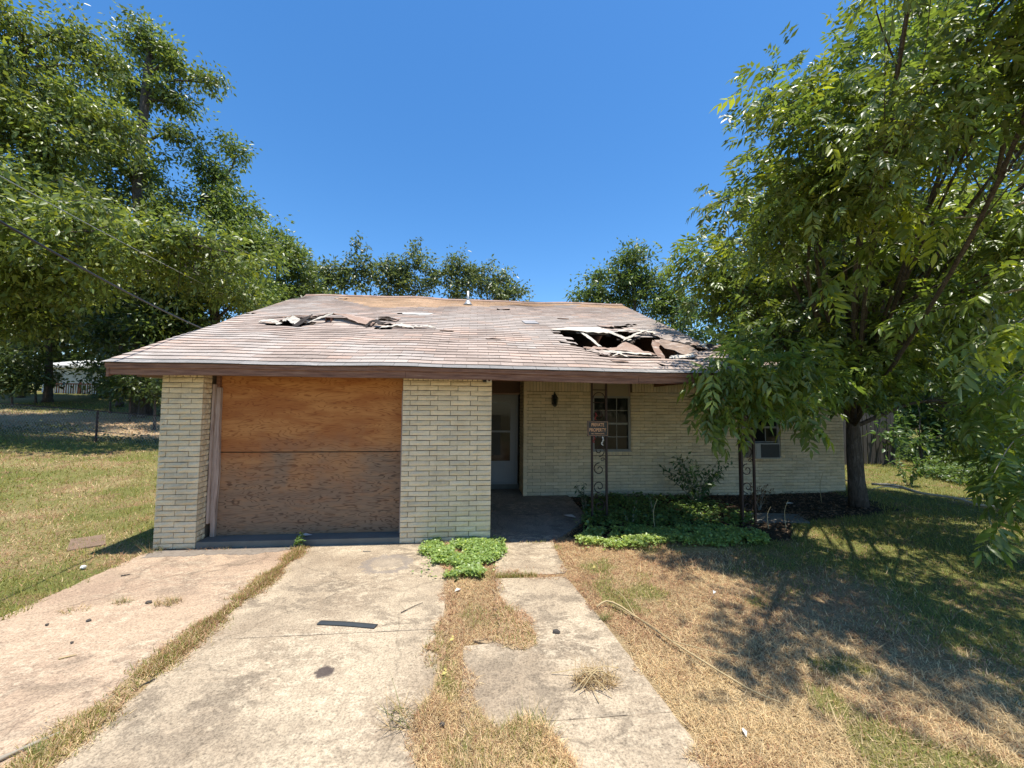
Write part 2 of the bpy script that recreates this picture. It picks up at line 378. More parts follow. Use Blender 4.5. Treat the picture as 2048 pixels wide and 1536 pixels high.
PORCH = [(0.25, 0.0), (1.12, 0.0), (1.45, 0.45), (1.95, 1.15), (2.0, 2.73), (1.03, 2.73), (1.03, 3.45), (0.25, 3.45)]
PATCH = [(4.5, 0.75), (5.5, 0.55), (5.7, 1.05), (4.7, 1.25)]

def terrain(x, y):
    x = np.asarray(x, dtype=float); y = np.asarray(y, dtype=float)
    lx = np.clip(-x - 4.3, 0, None)
    z = 0.075 * lx * sstep(-1.5, 6, y) * (1 - 0.35 * sstep(10, 30, lx))
    z = z + 1.0 * sstep(9.5, 24, y) * sstep(3, 12, -x)
    z = z + 0.25 * sstep(9, 30, y)
    z = z - 0.03 * sstep(-0.2, 1.2, y) * sstep(0.2, 1.0, x) * (1 - sstep(7, 9, x))
    z = z + 0.05 * (fbm(x * 0.5 + 5, y * 0.5) - 0.5) * sstep(4.0, 6.0, np.abs(x))
    z = z + 0.02 * (fbm(x * 2.1, y * 2.1) - 0.5) * sstep(0.25, 0.8, np.abs(x + 2) - 1.7)
    return z - 0.012 + 0.018 * sstep(0.0, -0.3, y) * (1 - sstep(4.0, 5.0, np.abs(x)))

def dryness(x, y):
    x = np.asarray(x, dtype=float); y = np.asarray(y, dtype=float)
    n = fbm(x * 1.3 + 3, y * 1.3) - 0.5
    n2 = fbm(x * 0.6 + 13, y * 0.6 + 4) - 0.5
    right = 1 - sstep(3.0, 4.6, x - 0.25 * (y + 1.5) + 2.6 * n)
    spot = sstep(.60, .72, fbm(x * 2.2 + 30, y * 2.2 + 11, 3))
    right = right * (1 - .75 * spot)
    right = np.where(y < -2.6, np.maximum(right, 0.85 - 0.4 * (n + 0.5) - .5 * spot), right)
    left = 0.10 + 1.5 * n2 + 1.4 * n
    left = left + 0.55 * sstep(1.3, 0.2, y) * sstep(-7.0, -4.8, x) + 0.35 * sstep(0.6, 0.0, np.abs(y + 0.1)) * sstep(-8, -6, x)
    left = left - 0.6 * sstep(-0.3, -0.9, y)
    right = np.where((x < .6) & (y < -.9), right - .35 * sstep(.5, .62, fbm(x * 3 + 3, y * 2.2 + 21)), right)
    d = np.where(x > -1, right, left)
    d = np.where((x < -1) & (y > 9.5) & (y < 14), 0.85, d)
    return np.clip(d, 0, 1)

def make_ground():
    def axis(lo, a, b, hi, s):
        near = np.arange(a, b, s)
        far1 = a - np.cumsum(s * 1.28 ** np.arange(1, 60)); far1 = far1[far1 > lo]
        far2 = b + np.cumsum(s * 1.28 ** np.arange(1, 60)); far2 = far2[far2 < hi]
        return np.concatenate([[lo], far1[::-1], near, far2, [hi]])
    xs = axis(-600, -12, 11, 600, 0.07); ys = axis(-60, -4.2, 6, 900, 0.07)
    X, Y = np.meshgrid(xs, ys); Z = terrain(X, Y)
    d = dryness(X, Y)[..., None]
    green = np.array([0.175, 0.175, 0.055]); dry = np.array([0.40, 0.295, 0.16]); soil = np.array([0.26, 0.17, 0.09])
    c = green * (1 - d) + dry * d
    s = (fbm(X * 2.5, Y * 2.5 + 9) > 0.66)[..., None] * 0.7
    c = c * (1 - s) + soil * s
    bed = inpoly(X, Y, [(1.3, 0.2), (1.9, 1.1), (2.0, 2.8), (8.3, 2.8), (8.0, 1.2), (5.2, 0.6), (4.5, -0.25), (2.0, -0.15)])[..., None]
    c = np.where(bed, np.array([0.06, 0.045, 0.03]), c)
    mud = (np.exp(-((X - 2.95) / 0.42) ** 2 - ((Y + 0.47) / 0.11) ** 2))[..., None]
    c = c * (1 - 0.95 * np.clip(mud * 1.6, 0, 1)) + np.array([0.50, 0.32, 0.14]) * 0.95 * np.clip(mud * 1.6, 0, 1)
    bank = ((X < -5) & (Y > 9.5) & (Y < 14))[..., None]
    c = np.where(bank, np.array([0.46, 0.33, 0.20]) * (0.75 + 0.5 * fbm(X, Y * 2)[..., None]), c)
    h, wd = X.shape; idx = np.arange(h * wd).reshape(h, wd)
    F = np.stack([idx[:-1, :-1], idx[:-1, 1:], idx[1:, 1:], idx[1:, :-1]], -1).reshape(-1, 4)
    me = fast_mesh('ground', np.stack([X, Y, Z], -1), F, c.reshape(-1, 3), True)
    link('ground', me, MT['ground'], kind='structure')
make_ground()

def jag(poly, amp=0.012, step=0.06):
    out = []
    n = len(poly)
    for i in range(n):
        a = np.array(poly[i]); b = np.array(poly[(i + 1) % n]); L = np.linalg.norm(b - a)
        k = max(1, int(L / step)) if L < 3 else 6
        for j in range(k):
            p = a + (b - a) * j / k
            out.append((p[0] + (random.random() - 0.5) * 2 * amp, p[1] + (random.random() - 0.5) * 2 * amp))
    return out

def slab(name, poly, ztop, mat, parent, zbot=-0.12, amp=0.012, tilt=None):
    P = jag(poly, amp); n = len(P)
    zt = (lambda x, y: ztop) if tilt is None else tilt
    c = np.mean(P, axis=0)
    V = [(x, y, zt(x, y) - 0.006) for x, y in P]
    Q = [(x + 0.012 * np.sign(c[0] - x), y + 0.012 * np.sign(c[1] - y), zt(x, y)) for x, y in P]
    Bm = [(x, y, zbot) for x, y in P]
    F = [tuple(range(n, 2 * n))] + [(i, (i + 1) % n, n + (i + 1) % n, n + i) for i in range(n)] + [(2 * n + i, 2 * n + (i + 1) % n, (i + 1) % n, i) for i in range(n)]
    m = MB(); m.add(V + Q + Bm, F); return m.build(name, mat, parent)

drv = empty('driveway', (-2.2, -1.5, 0)); drv['kind'] = 'structure'
s = slab('slab', SL_G, 0.018, MT['conc_left'], drv); s['label'] = 'long pinkish concrete strip'
def cutY(poly, y0, y1):
    """clip a polygon to y0<=y<=y1"""
    def clip(p, yv, keep_above):
        out = []
        for i in range(len(p)):
            a, b = p[i], p[(i + 1) % len(p)]
            ia = a[1] >= yv if keep_above else a[1] <= yv; ib = b[1] >= yv if keep_above else b[1] <= yv
            if ia: out.append(a)
            if ia != ib:
                t = (yv - a[1]) / (b[1] - a[1]); out.append((a[0] + t * (b[0] - a[0]), yv))
        return out
    return clip(clip(poly, y0, True), y1, False)
s = slab('slab', cutY(SR_G, -2.036, 1), 0.026, MT['conc'], drv, amp=0.003); s['label'] = 'upper slab with dark tyre ring stain'
s = slab('slab', cutY(SR_G, -9, -2.039), 0.024, MT['conc'], drv, amp=0.003); s['label'] = 'lower slab with dark oil spot'
wk = empty('walkway', (0.7, -1.5, 0)); wk['kind'] = 'structure'
slab('slab', WALK_A, 0.02, MT['conc'], wk); slab('slab', cutY(WALK_BG, -3.031, 0), 0.02, MT['conc'], wk, amp=0.003)
slab('slab', cutY(WALK_BG, -9, -3.033), 0.019, MT['conc'], wk, amp=0.003)
soilm = simple('dirt_and_thatch', (0.30, 0.215, 0.125), 0.95, 0.1, 0.45, 22)
SOIL = (SLAB_LEFT[7:] + SLAB_RIGHT[:13], SLAB_RIGHT[13:] + [(-.18, -9), (-.18, 0)], [(.03, -2.24), (.2, -2.27), (.38, -2.38), (.5, -2.32), (.52, -2.19), (.42, -1.92), (.35, -1.75), (.27, -1.56), (.22, -1.4), (.22, -2.2)], [(.5, -9)] + WALK_B[14:20] + [(-.02, -3.05), (-.02, -9)])
for poly in SOIL:
    slab('soil_patch', poly, 0.0305, soilm, drv, zbot=0.005, amp=0.022)
slab('porch_floor', PORCH, -0.01, MT['conc_shade_tint'], None, zbot=-0.2)['kind'] = 'structure'
slab('path_patch', PATCH, 0.0, MT['conc_grey'], None, zbot=-0.2)['kind'] = 'structure'
# rough asphalt filler in front of the left pier
slab('asphalt_patch', [(-3.95, -0.03), (-3.9, -0.28), (-3.2, -0.2), (-2.7, -0.24), (-2.3, -0.12), (-2.3, -0.005), (-3.3, 0.0)], 0.026, simple('grey_asphalt_filler', (0.21, 0.175, 0.14), 0.95, 0.1, 0.5, 25), drv, zbot=-0.1, amp=0.03)

# ------------------------------------------------------------------ house
house = empty('house', (0, 0, 0), 'abandoned single-storey cream brick house with torn sagging brown shingle roof', 'house')
CRS = 0.068
BRKC = np.array([0.80, 0.67, 0.465])
def bcol():
    v = 0.88 + 0.2 * random.random(); t = random.random() * 0.06
    return BRKC * v * np.array([1 + t * 0.5, 1, 1 - t])

def brick_geo(w, h, d, rough=1.0):
    """front faces -Y, in local x 0..w, z 0..h; rock-faced: bulging, uneven face"""
    xs = np.linspace(0, w, 5); V = []
    for r, z in enumerate((0, 0.5 * h, h)):
        for i, x in enumerate(xs):
            edge = r != 1 or i in (0, 4)
            y = -(0.004 + 0.004 * random.random()) * rough if edge else -(0.010 + 0.009 * random.random()) * rough
            V.append((x + (0 if i in (0, 4) else random.uniform(-.01, .01) * w * 3), y, z + random.uniform(-0.0015, 0.0015)))
    for x, z in ((0, 0), (w, 0), (w, h), (0, h)): V.append((x, d, z))
    F = []
    for r in range(2):
        for i in range(4): F.append((r * 5 + i, r * 5 + i + 1, r * 5 + i + 6, r * 5 + i + 5))
    F.append((0, 15, 16, 4, 3, 2, 1)); F.append((4, 16, 17, 14, 9)); F.append((14, 17, 18, 10, 11, 12, 13)); F.append((10, 18, 15, 0, 5))
    return np.array(V), F

def courses(x0, x1, z0, z1, ln=0.272, off=None, gap=0.0078):
    """list of (x,z,w,h)"""
    out = []; r = 0; z = z1 - CRS
    while z > z0 - 0.02:
        o = (0.10 if r % 2 else 0.20) if off is None else off[r % 2]
        xs = [x0]; x = x0 + o
        while x < x1 - 0.045: xs.append(x); x += ln
        xs.append(x1)
        for a, b in zip(xs[:-1], xs[1:]):
            jit = random.uniform(-0.002, 0.002)
            out.append((a + gap / 2, z + gap / 2 + jit, b - a - gap, CRS - gap))
        z -= CRS; r += 1
    return out

nb = 0
def wall_bricks(parent, spec, y, d=0.06, one_mesh=None, flip=None, rough=1.0):
    global nb
    for (x, z, ww, hh) in spec:
        V, F = brick_geo(ww, hh, d, rough)
        if flip is None: Wd = V + np.array([x, y, z])
        else:            # side wall, facing flip (+1/-1) in X at x=y-argument, running along Y
            Wd = np.stack([y - flip * V[:, 1], x + V[:, 0] if flip > 0 else x + ww - V[:, 0], z + V[:, 2]], 1)
        if one_mesh is not None: one_mesh.add(Wd, F, bcol())
        else:
            m = MB(); m.add(Wd, F, bcol()); m.build('brick', MT['brick'], parent); nb += 1

ZT = 2.27
P1L, P1R, P2L, P2R = -4.0, -3.5, -0.97, 0.243
# left pier
p1 = MB().box(P1L + .012, P1R - .012, 0.012, 0.36, -0.1, ZT + 0.15).build('pier', MT['mortar'], house)
sp1 = courses(P1L, P1R, 0.03, ZT - 0.07, off=(0.09, 0.235))
wall_bricks(p1, sp1, 0.0)
xs = P1L
for i in range(6): wall_bricks(p1, [(P1L + i * 0.0833 + .004, ZT - 0.066, 0.0745, 0.075)], 0.0)
retm = MB()
wall_bricks(None, courses(0.012, 0.17, 0.03, ZT - 0.0, off=(0.07, 0.11)), P1R - .012, one_mesh=retm, flip=1)
retm.build('pier_return', MT['brick'], p1, kind='stuff')
# right pier
p2 = MB().box(P2L + .004, P2R - .012, 0.012, 0.30, -0.1, ZT + 0.15).build('pier', MT['mortar'], house)
sp2 = courses(P2L, P2R, 0.0, ZT - 0.07, off=(0.10, 0.20))
wall_bricks(p2, sp2, 0.0)
for i in range(18): wall_bricks(p2, [(P2L + i * 0.0674 + .003, ZT - 0.066, 0.0594, 0.075)], 0.0)
MB().box(P2L, P2R, -0.012, 0.3, -0.11, 0.005).build('foundation', MT['conc_grey'], p2)
MB().box(P1L, P1R, -0.006, 0.3, -0.11, 0.012).build('foundation', MT['conc_grey'], p1)

sdm = MB(); wall_bricks(None, courses(0.075, 9.5, -0.02, 2.2), P1L + .012, one_mesh=sdm, flip=-1, rough=0.7)
sdm.build('side_courses', MT['brick'], p1, kind='stuff')
sdm = MB(); wall_bricks(None, courses(0.075, 3.4, -0.02, 2.42), P2R - .012, one_mesh=sdm, flip=1, rough=0.7)
sdm.build('side_courses', MT['brick'], p2, kind='stuff')
# main porch wall and wing wall (bricks beyond the 300 that show largest: one part)
YM, XD, XR = 2.73, 1.034, 8.4
WIN1 = (2.53, 3.38, 0.90, 2.42); WIN2 = (5.95, 6.85, 0.76, 2.42)
def outside_openings(spec, ops):
    out = []
    for (x, z, ww, hh) in spec:
        segs = [(x, x + ww)]
        for (a, b, c, d_) in ops:
            if z + hh > c + .01 and z < d_ - .01:
                ns = []
                for (p, q) in segs:
                    if q <= a or p >= b: ns.append((p, q))
                    else:
                        if p < a - 0.02: ns.append((p, a))
                        if q > b + 0.02: ns.append((b, q))
                segs = ns
        out += [(p, z, q - p, hh) for p, q in segs if q - p > 0.02]
    return out
wall = MB()
for a, b in ((XD, WIN1[0]), (WIN1[1], WIN2[0]), (WIN2[1], XR)): wall.box(a + .01, b - 0.0, YM + 0.012, YM + 0.2, -0.2, 2.44)
for o in (WIN1, WIN2): wall.box(o[0], o[1], YM + 0.012, YM + 0.2, -0.2, o[2])
wall = wall.build('wall', MT['mortar'], house)
wb = MB()
spec = outside_openings(courses(XD, XR, -0.12, 2.17), (WIN1, WIN2, (2.53, 3.38, 0.82, 0.9), (5.95, 6.85, 0.68, 0.76)))
wall_bricks(None, spec, YM, one_mesh=wb, rough=0.7)
x = XD
while x < XR - 0.03:
    if not (WIN1[0] - 0.03 < x < WIN1[1] - 0.02 or WIN2[0] - 0.03 < x < WIN2[1] - 0.02):
        wall_bricks(None, [(x + .004, 2.178, 0.06, 0.25)], YM, one_mesh=wb, rough=0.7)
    x += 0.068
for o in (WIN1, WIN2):
    for i in range(12): wall_bricks(None, [(o[0] + i * (o[1] - o[0]) / 12 + .003, o[2] - 0.075, (o[1] - o[0]) / 12 - .008, 0.072)], YM - 0.012, one_mesh=wb, rough=0.6)
wb.build('brick_courses', MT['brick'], wall, kind='stuff')
# return wall to the door recess, facing left
rw = MB().box(XD + 0.01, XD + 0.2, YM + 0.21, 3.6, -0.2, 2.44).build('recess_wall', MT['mortar'], house)
rb = MB(); wall_bricks(None, courses(YM - 0.0, 3.42, -0.12, 2.42), XD + 0.01, one_mesh=rb, flip=-1, rough=0.7)
rb.build('brick_courses', MT['brick'], rw, kind='stuff')
# remaining shell (garage side walls, back wall, wing)
sh = MB()
sh.box(P1L, P1L + 0.15, 0.37, 9.5, -0.3, 2.3); sh.box(P2R - 0.16, P2R - 0.012, 0.31, 3.5, -0.3, 2.43)
sh.box(P1L, XR, 9.5, 9.65, -0.3, 2.3); sh.box(XR - 0.15, XR - 0.01, YM + 0.21, 9.49, -0.3, 2.42)
sh.build('side_wall', MT['beige'], house)
for X in (-3.9, 3.9): MB().add([(X, -0.30, 2.30), (X, 10.15, 2.30), (X, 4.926, 4.55), (X + .05, -0.30, 2.30), (X + .05, 10.15, 2.30), (X + .05, 4.926, 4.55)], [(0, 1, 2), (5, 4, 3), (0, 3, 4, 1), (1, 4, 5, 2), (2, 5, 3, 0)]).build('gable', MT['fascia'], house)

# garage opening
gar = MB().box(P1R, P2L, 0.0, 0.42, -0.11, 0.10)
gar.build('garage_step', MT['conc_grey'], house)
MB().box(P1R + 0.06, P2L - 0.0, 0.25, 0.262, 1.212, 2.32).build('plywood_sheet', MT['ply'], house)['label'] = 'upper sheet of orange plywood'
MB().box(P1R + 0.06, P2L - 0.0, 0.243, 0.256, 0.103, 1.200).build('plywood_sheet', MT['ply'], house)['label'] = 'lower sheet of plywood, greyed and water-stained'
def board(pts_front, wid, dep, name, mat, parent):
    V = []; F = []
    for i, (x, y, z) in enumerate(pts_front): V += [(x, y, z), (x + wid[i], y, z), (x + wid[i], y + dep, z), (x, y + dep, z)]
    n = len(pts_front)
    for i in range(n - 1):
        for j in range(4): k = (j + 1) % 4; F.append((i * 4 + j, i * 4 + k, i * 4 + 4 + k, i * 4 + 4 + j))
    F += [(3, 2, 1, 0), (4 * n - 4, 4 * n - 3, 4 * n - 2, 4 * n - 1)]
    return MB().add(V, F).build(name, mat, parent)
z5 = [0.10, 0.5, 0.95, 1.2, 1.6, 2.08]
board([(P1R + .005, 0.16, 0.28), (P1R + .005, 0.16, 2.12)], [.03, .03], .07, 'door_stop', MT['trim'], house)
board([(P1R + .035, 0.20, z) for z in z5], [.055, .06, .075, .062, .05, .05], .05, 'door_jamb', MT['trim'], house)
board([(P1R + .02, 0.21, 2.085), (P1R + .02, 0.21, 2.32)], [.045, .045], .04, 'door_jamb', MT['fascia'], house)
board([(P2L - .045, 0.19, 0.10), (P2L - .045, 0.19, 2.06)], [.045, .045], .055, 'door_jamb', MT['trim'], house)
board([(P2L - .04, 0.195, 2.065), (P2L - .04, 0.195, 2.32)], [.04, .04], .055, 'door_jamb', MT['fascia'], house)

# ---------------- roof
ALPHA = math.atan2(2.35, 5.32); CA, SA = math.cos(ALPHA), math.sin(ALPHA); VL = 5.32 / CA
XE0, XE1 = -4.36, 4.03
HOLES = [[(1.50, 2.26), (1.57, 1.9), (1.62, 1.55), (1.72, 1.2), (1.86, 1.33), (2.03, 1.52), (2.12, 1.36), (2.24, 1.27), (2.45, 1.52), (2.63, 1.78), (2.55, 2.12), (2.1, 2.2)],
         [(2.66, 1.84), (2.85, 1.92), (3.0, 2.07), (2.95, 2.27), (2.6, 2.36), (2.5, 2.2)],
         [(2.74, 1.72), (2.95, 1.95), (3.13, 2.05), (3.29, 2.07), (3.42, 1.6), (3.32, 1.1), (3.18, .71), (2.98, .72), (2.82, .80), (2.85, 1.2)],
         [(2.55, 2.60), (2.75, 2.48), (3.0, 2.72), (3.2, 2.95), (2.92, 2.86)],
         [(1.80, 1.06), (1.95, .98), (2.35, .86), (2.66, .80), (2.72, .70), (2.2, .76), (1.93, .86)],
         [(3.42, 1.35), (3.7, 1.45), (3.98, 1.2), (3.7, 1.12), (3.45, 1.05)]]
TEARS = [[(-3.72, 2.28), (-3.3, 2.42), (-2.95, 2.40), (-2.98, 2.26), (-3.4, 2.20)], [(-1.95, 2.28), (-1.6, 2.40), (-1.45, 2.3), (-1.7, 2.2)]]
def in_hole(X, v):
    r = np.zeros(np.shape(X), dtype=bool)
    for h in HOLES + TEARS: r |= inpoly(X, v, h)
    return r
def rdisp(X, v):
    X = np.asarray(X, dtype=float); v = np.asarray(v, dtype=float)
    d = 0.030 * (fbm(X * 0.9 + 2, v * 1.1 + 7) - 0.5) + 0.006 * np.sin(X * 5.15) * np.sin(v * 0.9)
    d = d - 0.14 * np.exp(-((X - 2.55) / 0.8) ** 2 - ((v - 1.35) / 0.55) ** 2)
    d = d + 0.07 * np.exp(-((X - 2.35) / 0.35) ** 2 - ((v - 1.12) / 0.16) ** 2)
    d = d + 0.05 * np.exp(-((X + 2.55) / 0.9) ** 2 - ((v - 2.62) / 0.18) ** 2) + 0.03 * np.exp(-((X + 3.4) / 0.3) ** 2 - ((v - 2.5) / 0.12) ** 2)
    d = d - 0.03 * np.exp(-((X + 2.5) / 1.6) ** 2 - ((v - 2.2) / 0.3) ** 2)
    d = d - 0.035 * sstep(4.8, 5.8, v) * (0.5 + 0.5 * np.sin(X * 1.1 + 0.5)) + 0.012 * sstep(4.8, 5.8, v) * np.sin(X * 3.1)
    d = d - 0.02 * sstep(1.0, 0.0, v) * sstep(-1, 3.5, X)
    return d
def RP(X, v, h=0.0):
    X = np.asarray(X, dtype=float); v = np.asarray(v, dtype=float); hh = h + rdisp(X, v)
    return np.stack([X + 0 * v, -0.394 + v * CA - hh * SA, 2.350 + v * SA + hh * CA], -1)

def roof_deck():
    m = MB()
    nx, nv = 168, 116; xs = np.linspace(XE0 + .01, XE1 - .01, nx + 1); vs = np.linspace(0.02, VL, nv + 1)
    X, Vv = np.meshgrid(xs, vs); cX = (X[1:, 1:] + X[:-1, :-1]) / 2; cV = (Vv[1:, 1:] + Vv[:-1, :-1]) / 2
    keep = ~in_hole(cX, cV); idx = np.arange((nx + 1) * (nv + 1)).reshape(nv + 1, nx + 1)
    F = np.stack([idx[:-1, :-1], idx[:-1, 1:], idx[1:, 1:], idx[1:, :-1]], -1)[keep]
    top = RP(X, Vv, -0.010).reshape(-1, 3); bot = RP(X, Vv, -0.028).reshape(-1, 3)
    n = len(top); FF = np.concatenate([F, F[:, ::-1] + n])
    me = fast_mesh('roof', np.concatenate([top, bot]), FF)
    r = link('roof', me, MT['deck'], house)
    # back slope and ridge closing strip
    b = MB(); b.add([(XE0, 4.926, 4.70), (XE1, 4.926, 4.70), (XE1, 10.246, 2.35), (XE0, 10.246, 2.35), (XE0, 4.926, 4.66), (XE1, 4.926, 4.66), (XE1, 10.246, 2.31), (XE0, 10.246, 2.31)],
                    [(0, 1, 2, 3), (7, 6, 5, 4), (0, 4, 5, 1), (1, 5, 6, 2), (2, 6, 7, 3), (3, 7, 4, 0)], (0.26, 0.18, 0.14))
    b.build('back_slope', MT['shingle'], r)
    return r
roof = roof_deck()

def shingles():
    tabs = []
    rows = int(VL / 0.145)
    for i in range(rows + 1):
        v0 = i * 0.145 - 0.02
        x = XE0 - (0.1525 if i % 2 else 0.0) - 0.02
        while x < XE1:
            a, b = max(x, XE0 - 0.02), min(x + 0.305, XE1 + 0.02)
            if b - a > 0.04: tabs.append((i, v0, a + 0.002, b - 0.002))
            x += 0.305
    rest = MB(); count = 0
    for (i, v0, a, b) in tabs:
        xc = (a + b) / 2; vc = v0 + 0.09
        pts_in = in_hole(np.array([xc, a + .03, b - .03, xc]), np.array([vc, vc, vc, v0 + .02]))
        if pts_in.sum() >= 2: continue
        if -1.52 < xc < -0.95 and abs(vc - 3.52) < 0.07: continue
        v1 = min(v0 + 0.165, VL + 0.02); nxs = 4
        # colour
        f = float(fbm(xc * 0.8 + 4, vc * 1.2)); r = random.random()
        c = np.array([0.40, 0.315, 0.262]) * (0.84 + 0.30 * r)
        if f > 0.53: c = c * 0.55 + np.array([0.44, 0.40, 0.36]) * 0.45
        if r > 0.86: c = c * np.array([1.03, 0.96, 0.92])
        if i == 0: c = np.array([0.25, 0.235, 0.22]) * (0.9 + 0.2 * r)
        patch = inpoly(np.array([xc]), np.array([vc]), [(-3.4, 5.25), (-2.9, 4.65), (-2.3, 4.12), (-0.25, 4.7), (0.9, 5.0), (2.4, 5.35), (2.6, 5.7), (-3.4, 5.9)])[0] or (xc > 2.7 and vc > 5.15)
        if patch: c = np.array([0.55, 0.365, 0.225]) * (0.92 + 0.16 * r)
        lift = [0.0] * (nxs + 1)
        curl = random.random()
        near = min(min(math.hypot(px - xc, (pv - vc)) for px, pv in h) for h in HOLES + TEARS)
        cprob = 0.2 if near < 0.25 else 0.012
        if curl < cprob and i > 0:
            k = random.uniform(0.01, 0.035) * (1.6 if near < 0.25 else 1)
            lift = [k * abs((j / nxs) - (0 if random.random() < 0.5 else 1)) ** 1.5 for j in range(nxs + 1)]
        if i > 0: v0 = v0 + random.uniform(-0.006, 0.006)
        xs = np.linspace(a, b, nxs + 1)
        lo = RP(xs, np.full(nxs + 1, v0), 0.0) ; hi = RP(xs, np.full(nxs + 1, v1), -0.004)
        nrm = np.array([0, -SA, CA])
        up = 0.0075 + np.array(lift)[:, None]
        L1 = lo + nrm * up; L0 = lo + nrm * (up - 0.005); H1 = hi
        V = np.concatenate([L1, H1, L0]); n = nxs + 1; F = []
        for j in range(nxs):
            F.append((j, j + 1, n + j + 1, n + j)); F.append((2 * n + j, 2 * n + j + 1, j + 1, j))
        F.append((0, n, 2 * n)); F.append((n - 1, 3 * n - 1, 2 * n - 1))
        if count < 290 and i < 11:
            MB().add(V, F, c).build('shingle', MT['shingle'], roof); count += 1
        else: rest.add(V, F, c)
    # ridge caps
    x = XE0
    while x < XE1 - 0.05:
        b = min(x + 0.24, XE1 + .02); A = RP(np.array([x, b]), np.array([VL - 0.13] * 2), 0.014); T = RP(np.array([x, b]), np.array([VL] * 2), 0.03)
        Bk = A.copy(); Bk[:, 1] = 2 * 4.926 - Bk[:, 1]
        c = np.array([0.30, 0.20, 0.15]) * random.uniform(0.8, 1.15)
        rest.add(np.concatenate([A, T, Bk]), [(0, 1, 3, 2), (2, 3, 5, 4)], c); x += 0.2
    rest.build('shingle_courses', MT['shingle'], roof, kind='stuff')
shingles()

def flap(name, lower, upper, mat, n=14, k=4, rough=0.012, parent=roof, col=(1, 1, 1)):
    """bent sheet between two polylines of (X, v, lift)"""
    def res(p):
        p = np.array(p, dtype=float); t = np.linspace(0, 1, len(p)); q = np.linspace(0, 1, n)
        return np.stack([np.interp(q, t, p[:, i]) for i in range(3)], 1)
    A, B = res(lower), res(upper); V = []
    for j in range(k + 1):
        t = j / k; P = A * (1 - t) + B * t
        P = P + rng.normal(0, rough, P.shape) * np.array([0.6, 0.8, 0.7]); V.append(RP(P[:, 0], P[:, 1], P[:, 2]))
    V = np.concatenate(V); F = [(j * n + i, j * n + i + 1, (j + 1) * n + i + 1, (j + 1) * n + i) for j in range(k) for i in range(n - 1)]
    m = len(V); V2 = V - np.array([0, -SA, CA]) * 0.006
    return MB().add(np.concatenate([V, V2]), F + [tuple(m + i for i in f[::-1]) for f in F], col).build(name, mat, parent)
S = MT['shingle']; brown = (0.34, 0.235, 0.18)
# right-hand collapse
flap('underlayment_flap', [(1.40, 2.24, .03), (1.9, 2.17, .05), (2.35, 2.14, .05), (2.62, 2.12, .03)], [(1.5, 2.34, .03), (2.0, 2.56, .03), (2.4, 2.55, .03), (2.56, 2.42, .02)], MT['felt'], rough=0.01)
flap('underlayment_flap', [(2.62, 2.16, .05), (2.9, 2.24, .07), (3.2, 2.10, .08), (3.35, 2.06, .05)], [(2.70, 2.28, .05), (2.95, 2.33, .07), (3.2, 2.24, .07), (3.4, 2.20, .05)], MT['felt'], rough=0.012)
flap('torn_strip', [(1.93, 2.20, .02), (2.0, 1.85, .03), (2.1, 1.50, .03)], [(1.99, 2.20, .02), (2.07, 1.85, .04), (2.17, 1.52, .03)], MT['felt'], k=2, rough=0.006)
flap('torn_strip', [(2.46, 2.16, .04), (2.62, 1.95, .03), (2.72, 1.78, .04)], [(2.52, 2.18, .05), (2.68, 1.98, .04), (2.80, 1.82, .04)], MT['felt'], k=2, rough=0.006)
flap('torn_strip', [(2.62, 1.76, .05), (2.80, 1.85, .06), (3.0, 2.02, .07), (3.2, 2.14, .08)], [(2.66, 1.84, .06), (2.82, 1.93, .07), (3.02, 2.10, .08), (3.2, 2.2, .08)], MT['felt'], k=2, rough=0.006)
flap('sagging_shingle_sheet', [(1.76, 1.07, .03), (2.0, 1.05, .05), (2.35, 0.98, .06), (2.7, 0.92, .05), (2.86, 0.85, .04)], [(1.74, 1.22, .02), (2.03, 1.50, .03), (2.24, 1.30, .05), (2.64, 1.74, .05), (2.80, 1.55, .04)], S, n=18, k=6, rough=0.010, col=brown)
flap('torn_strip', [(2.0, 0.95, .04), (2.35, .84, .06), (2.72, .80, .05)], [(1.98, 1.01, .05), (2.35, .90, .07), (2.74, .88, .06)], MT['felt'], k=2, rough=0.008)
flap('torn_strip', [(1.75, 1.05, .01), (1.9, .90, .02), (2.05, .80, .02)], [(1.80, 1.10, .04), (1.97, .97, .05), (2.12, .87, .05)], S, k=2, rough=0.008, col=(0.40, 0.33, 0.28))
flap('torn_strip', [(2.05, .72, .01), (2.2, .80, .05), (2.35, .74, .01)], [(2.1, .78, .02), (2.22, .88, .07), (2.33, .80, .02)], MT['felt'], k=2, rough=0.006)
flap('folded_sheet', [(2.86, 0.80, -.02), (2.93, 1.15, .05), (3.0, 1.45, .10), (3.1, 1.62, .10)], [(2.96, 0.74, -.08), (3.06, 1.10, .02), (3.12, 1.4, .07), (3.22, 1.55, .06)], S, n=10, k=3, rough=0.008, col=(0.26, 0.17, 0.13))
flap('folded_sheet', [(3.16, 1.55, .05), (3.32, 1.2, .03), (3.44, 0.80, -.02)], [(3.30, 1.72, .09), (3.55, 1.30, .08), (3.62, 1.0, .02)], S, n=10, k=4, rough=0.012, col=(0.30, 0.22, 0.17))
flap('torn_strip', [(3.0, .76, .00), (3.2, .70, .02), (3.42, .72, .03)], [(3.05, .82, .03), (3.2, .78, .05), (3.42, .86, .06)], MT['felt'], k=2, rough=0.008)
flap('folded_sheet', [(3.28, 2.05, .04), (3.40, 1.75, .05), (3.72, 1.38, .06)], [(3.36, 2.42, .02), (3.60, 2.05, .04), (3.95, 1.60, .04)], S, n=12, k=4, rough=0.012, col=(0.33, 0.27, 0.23))
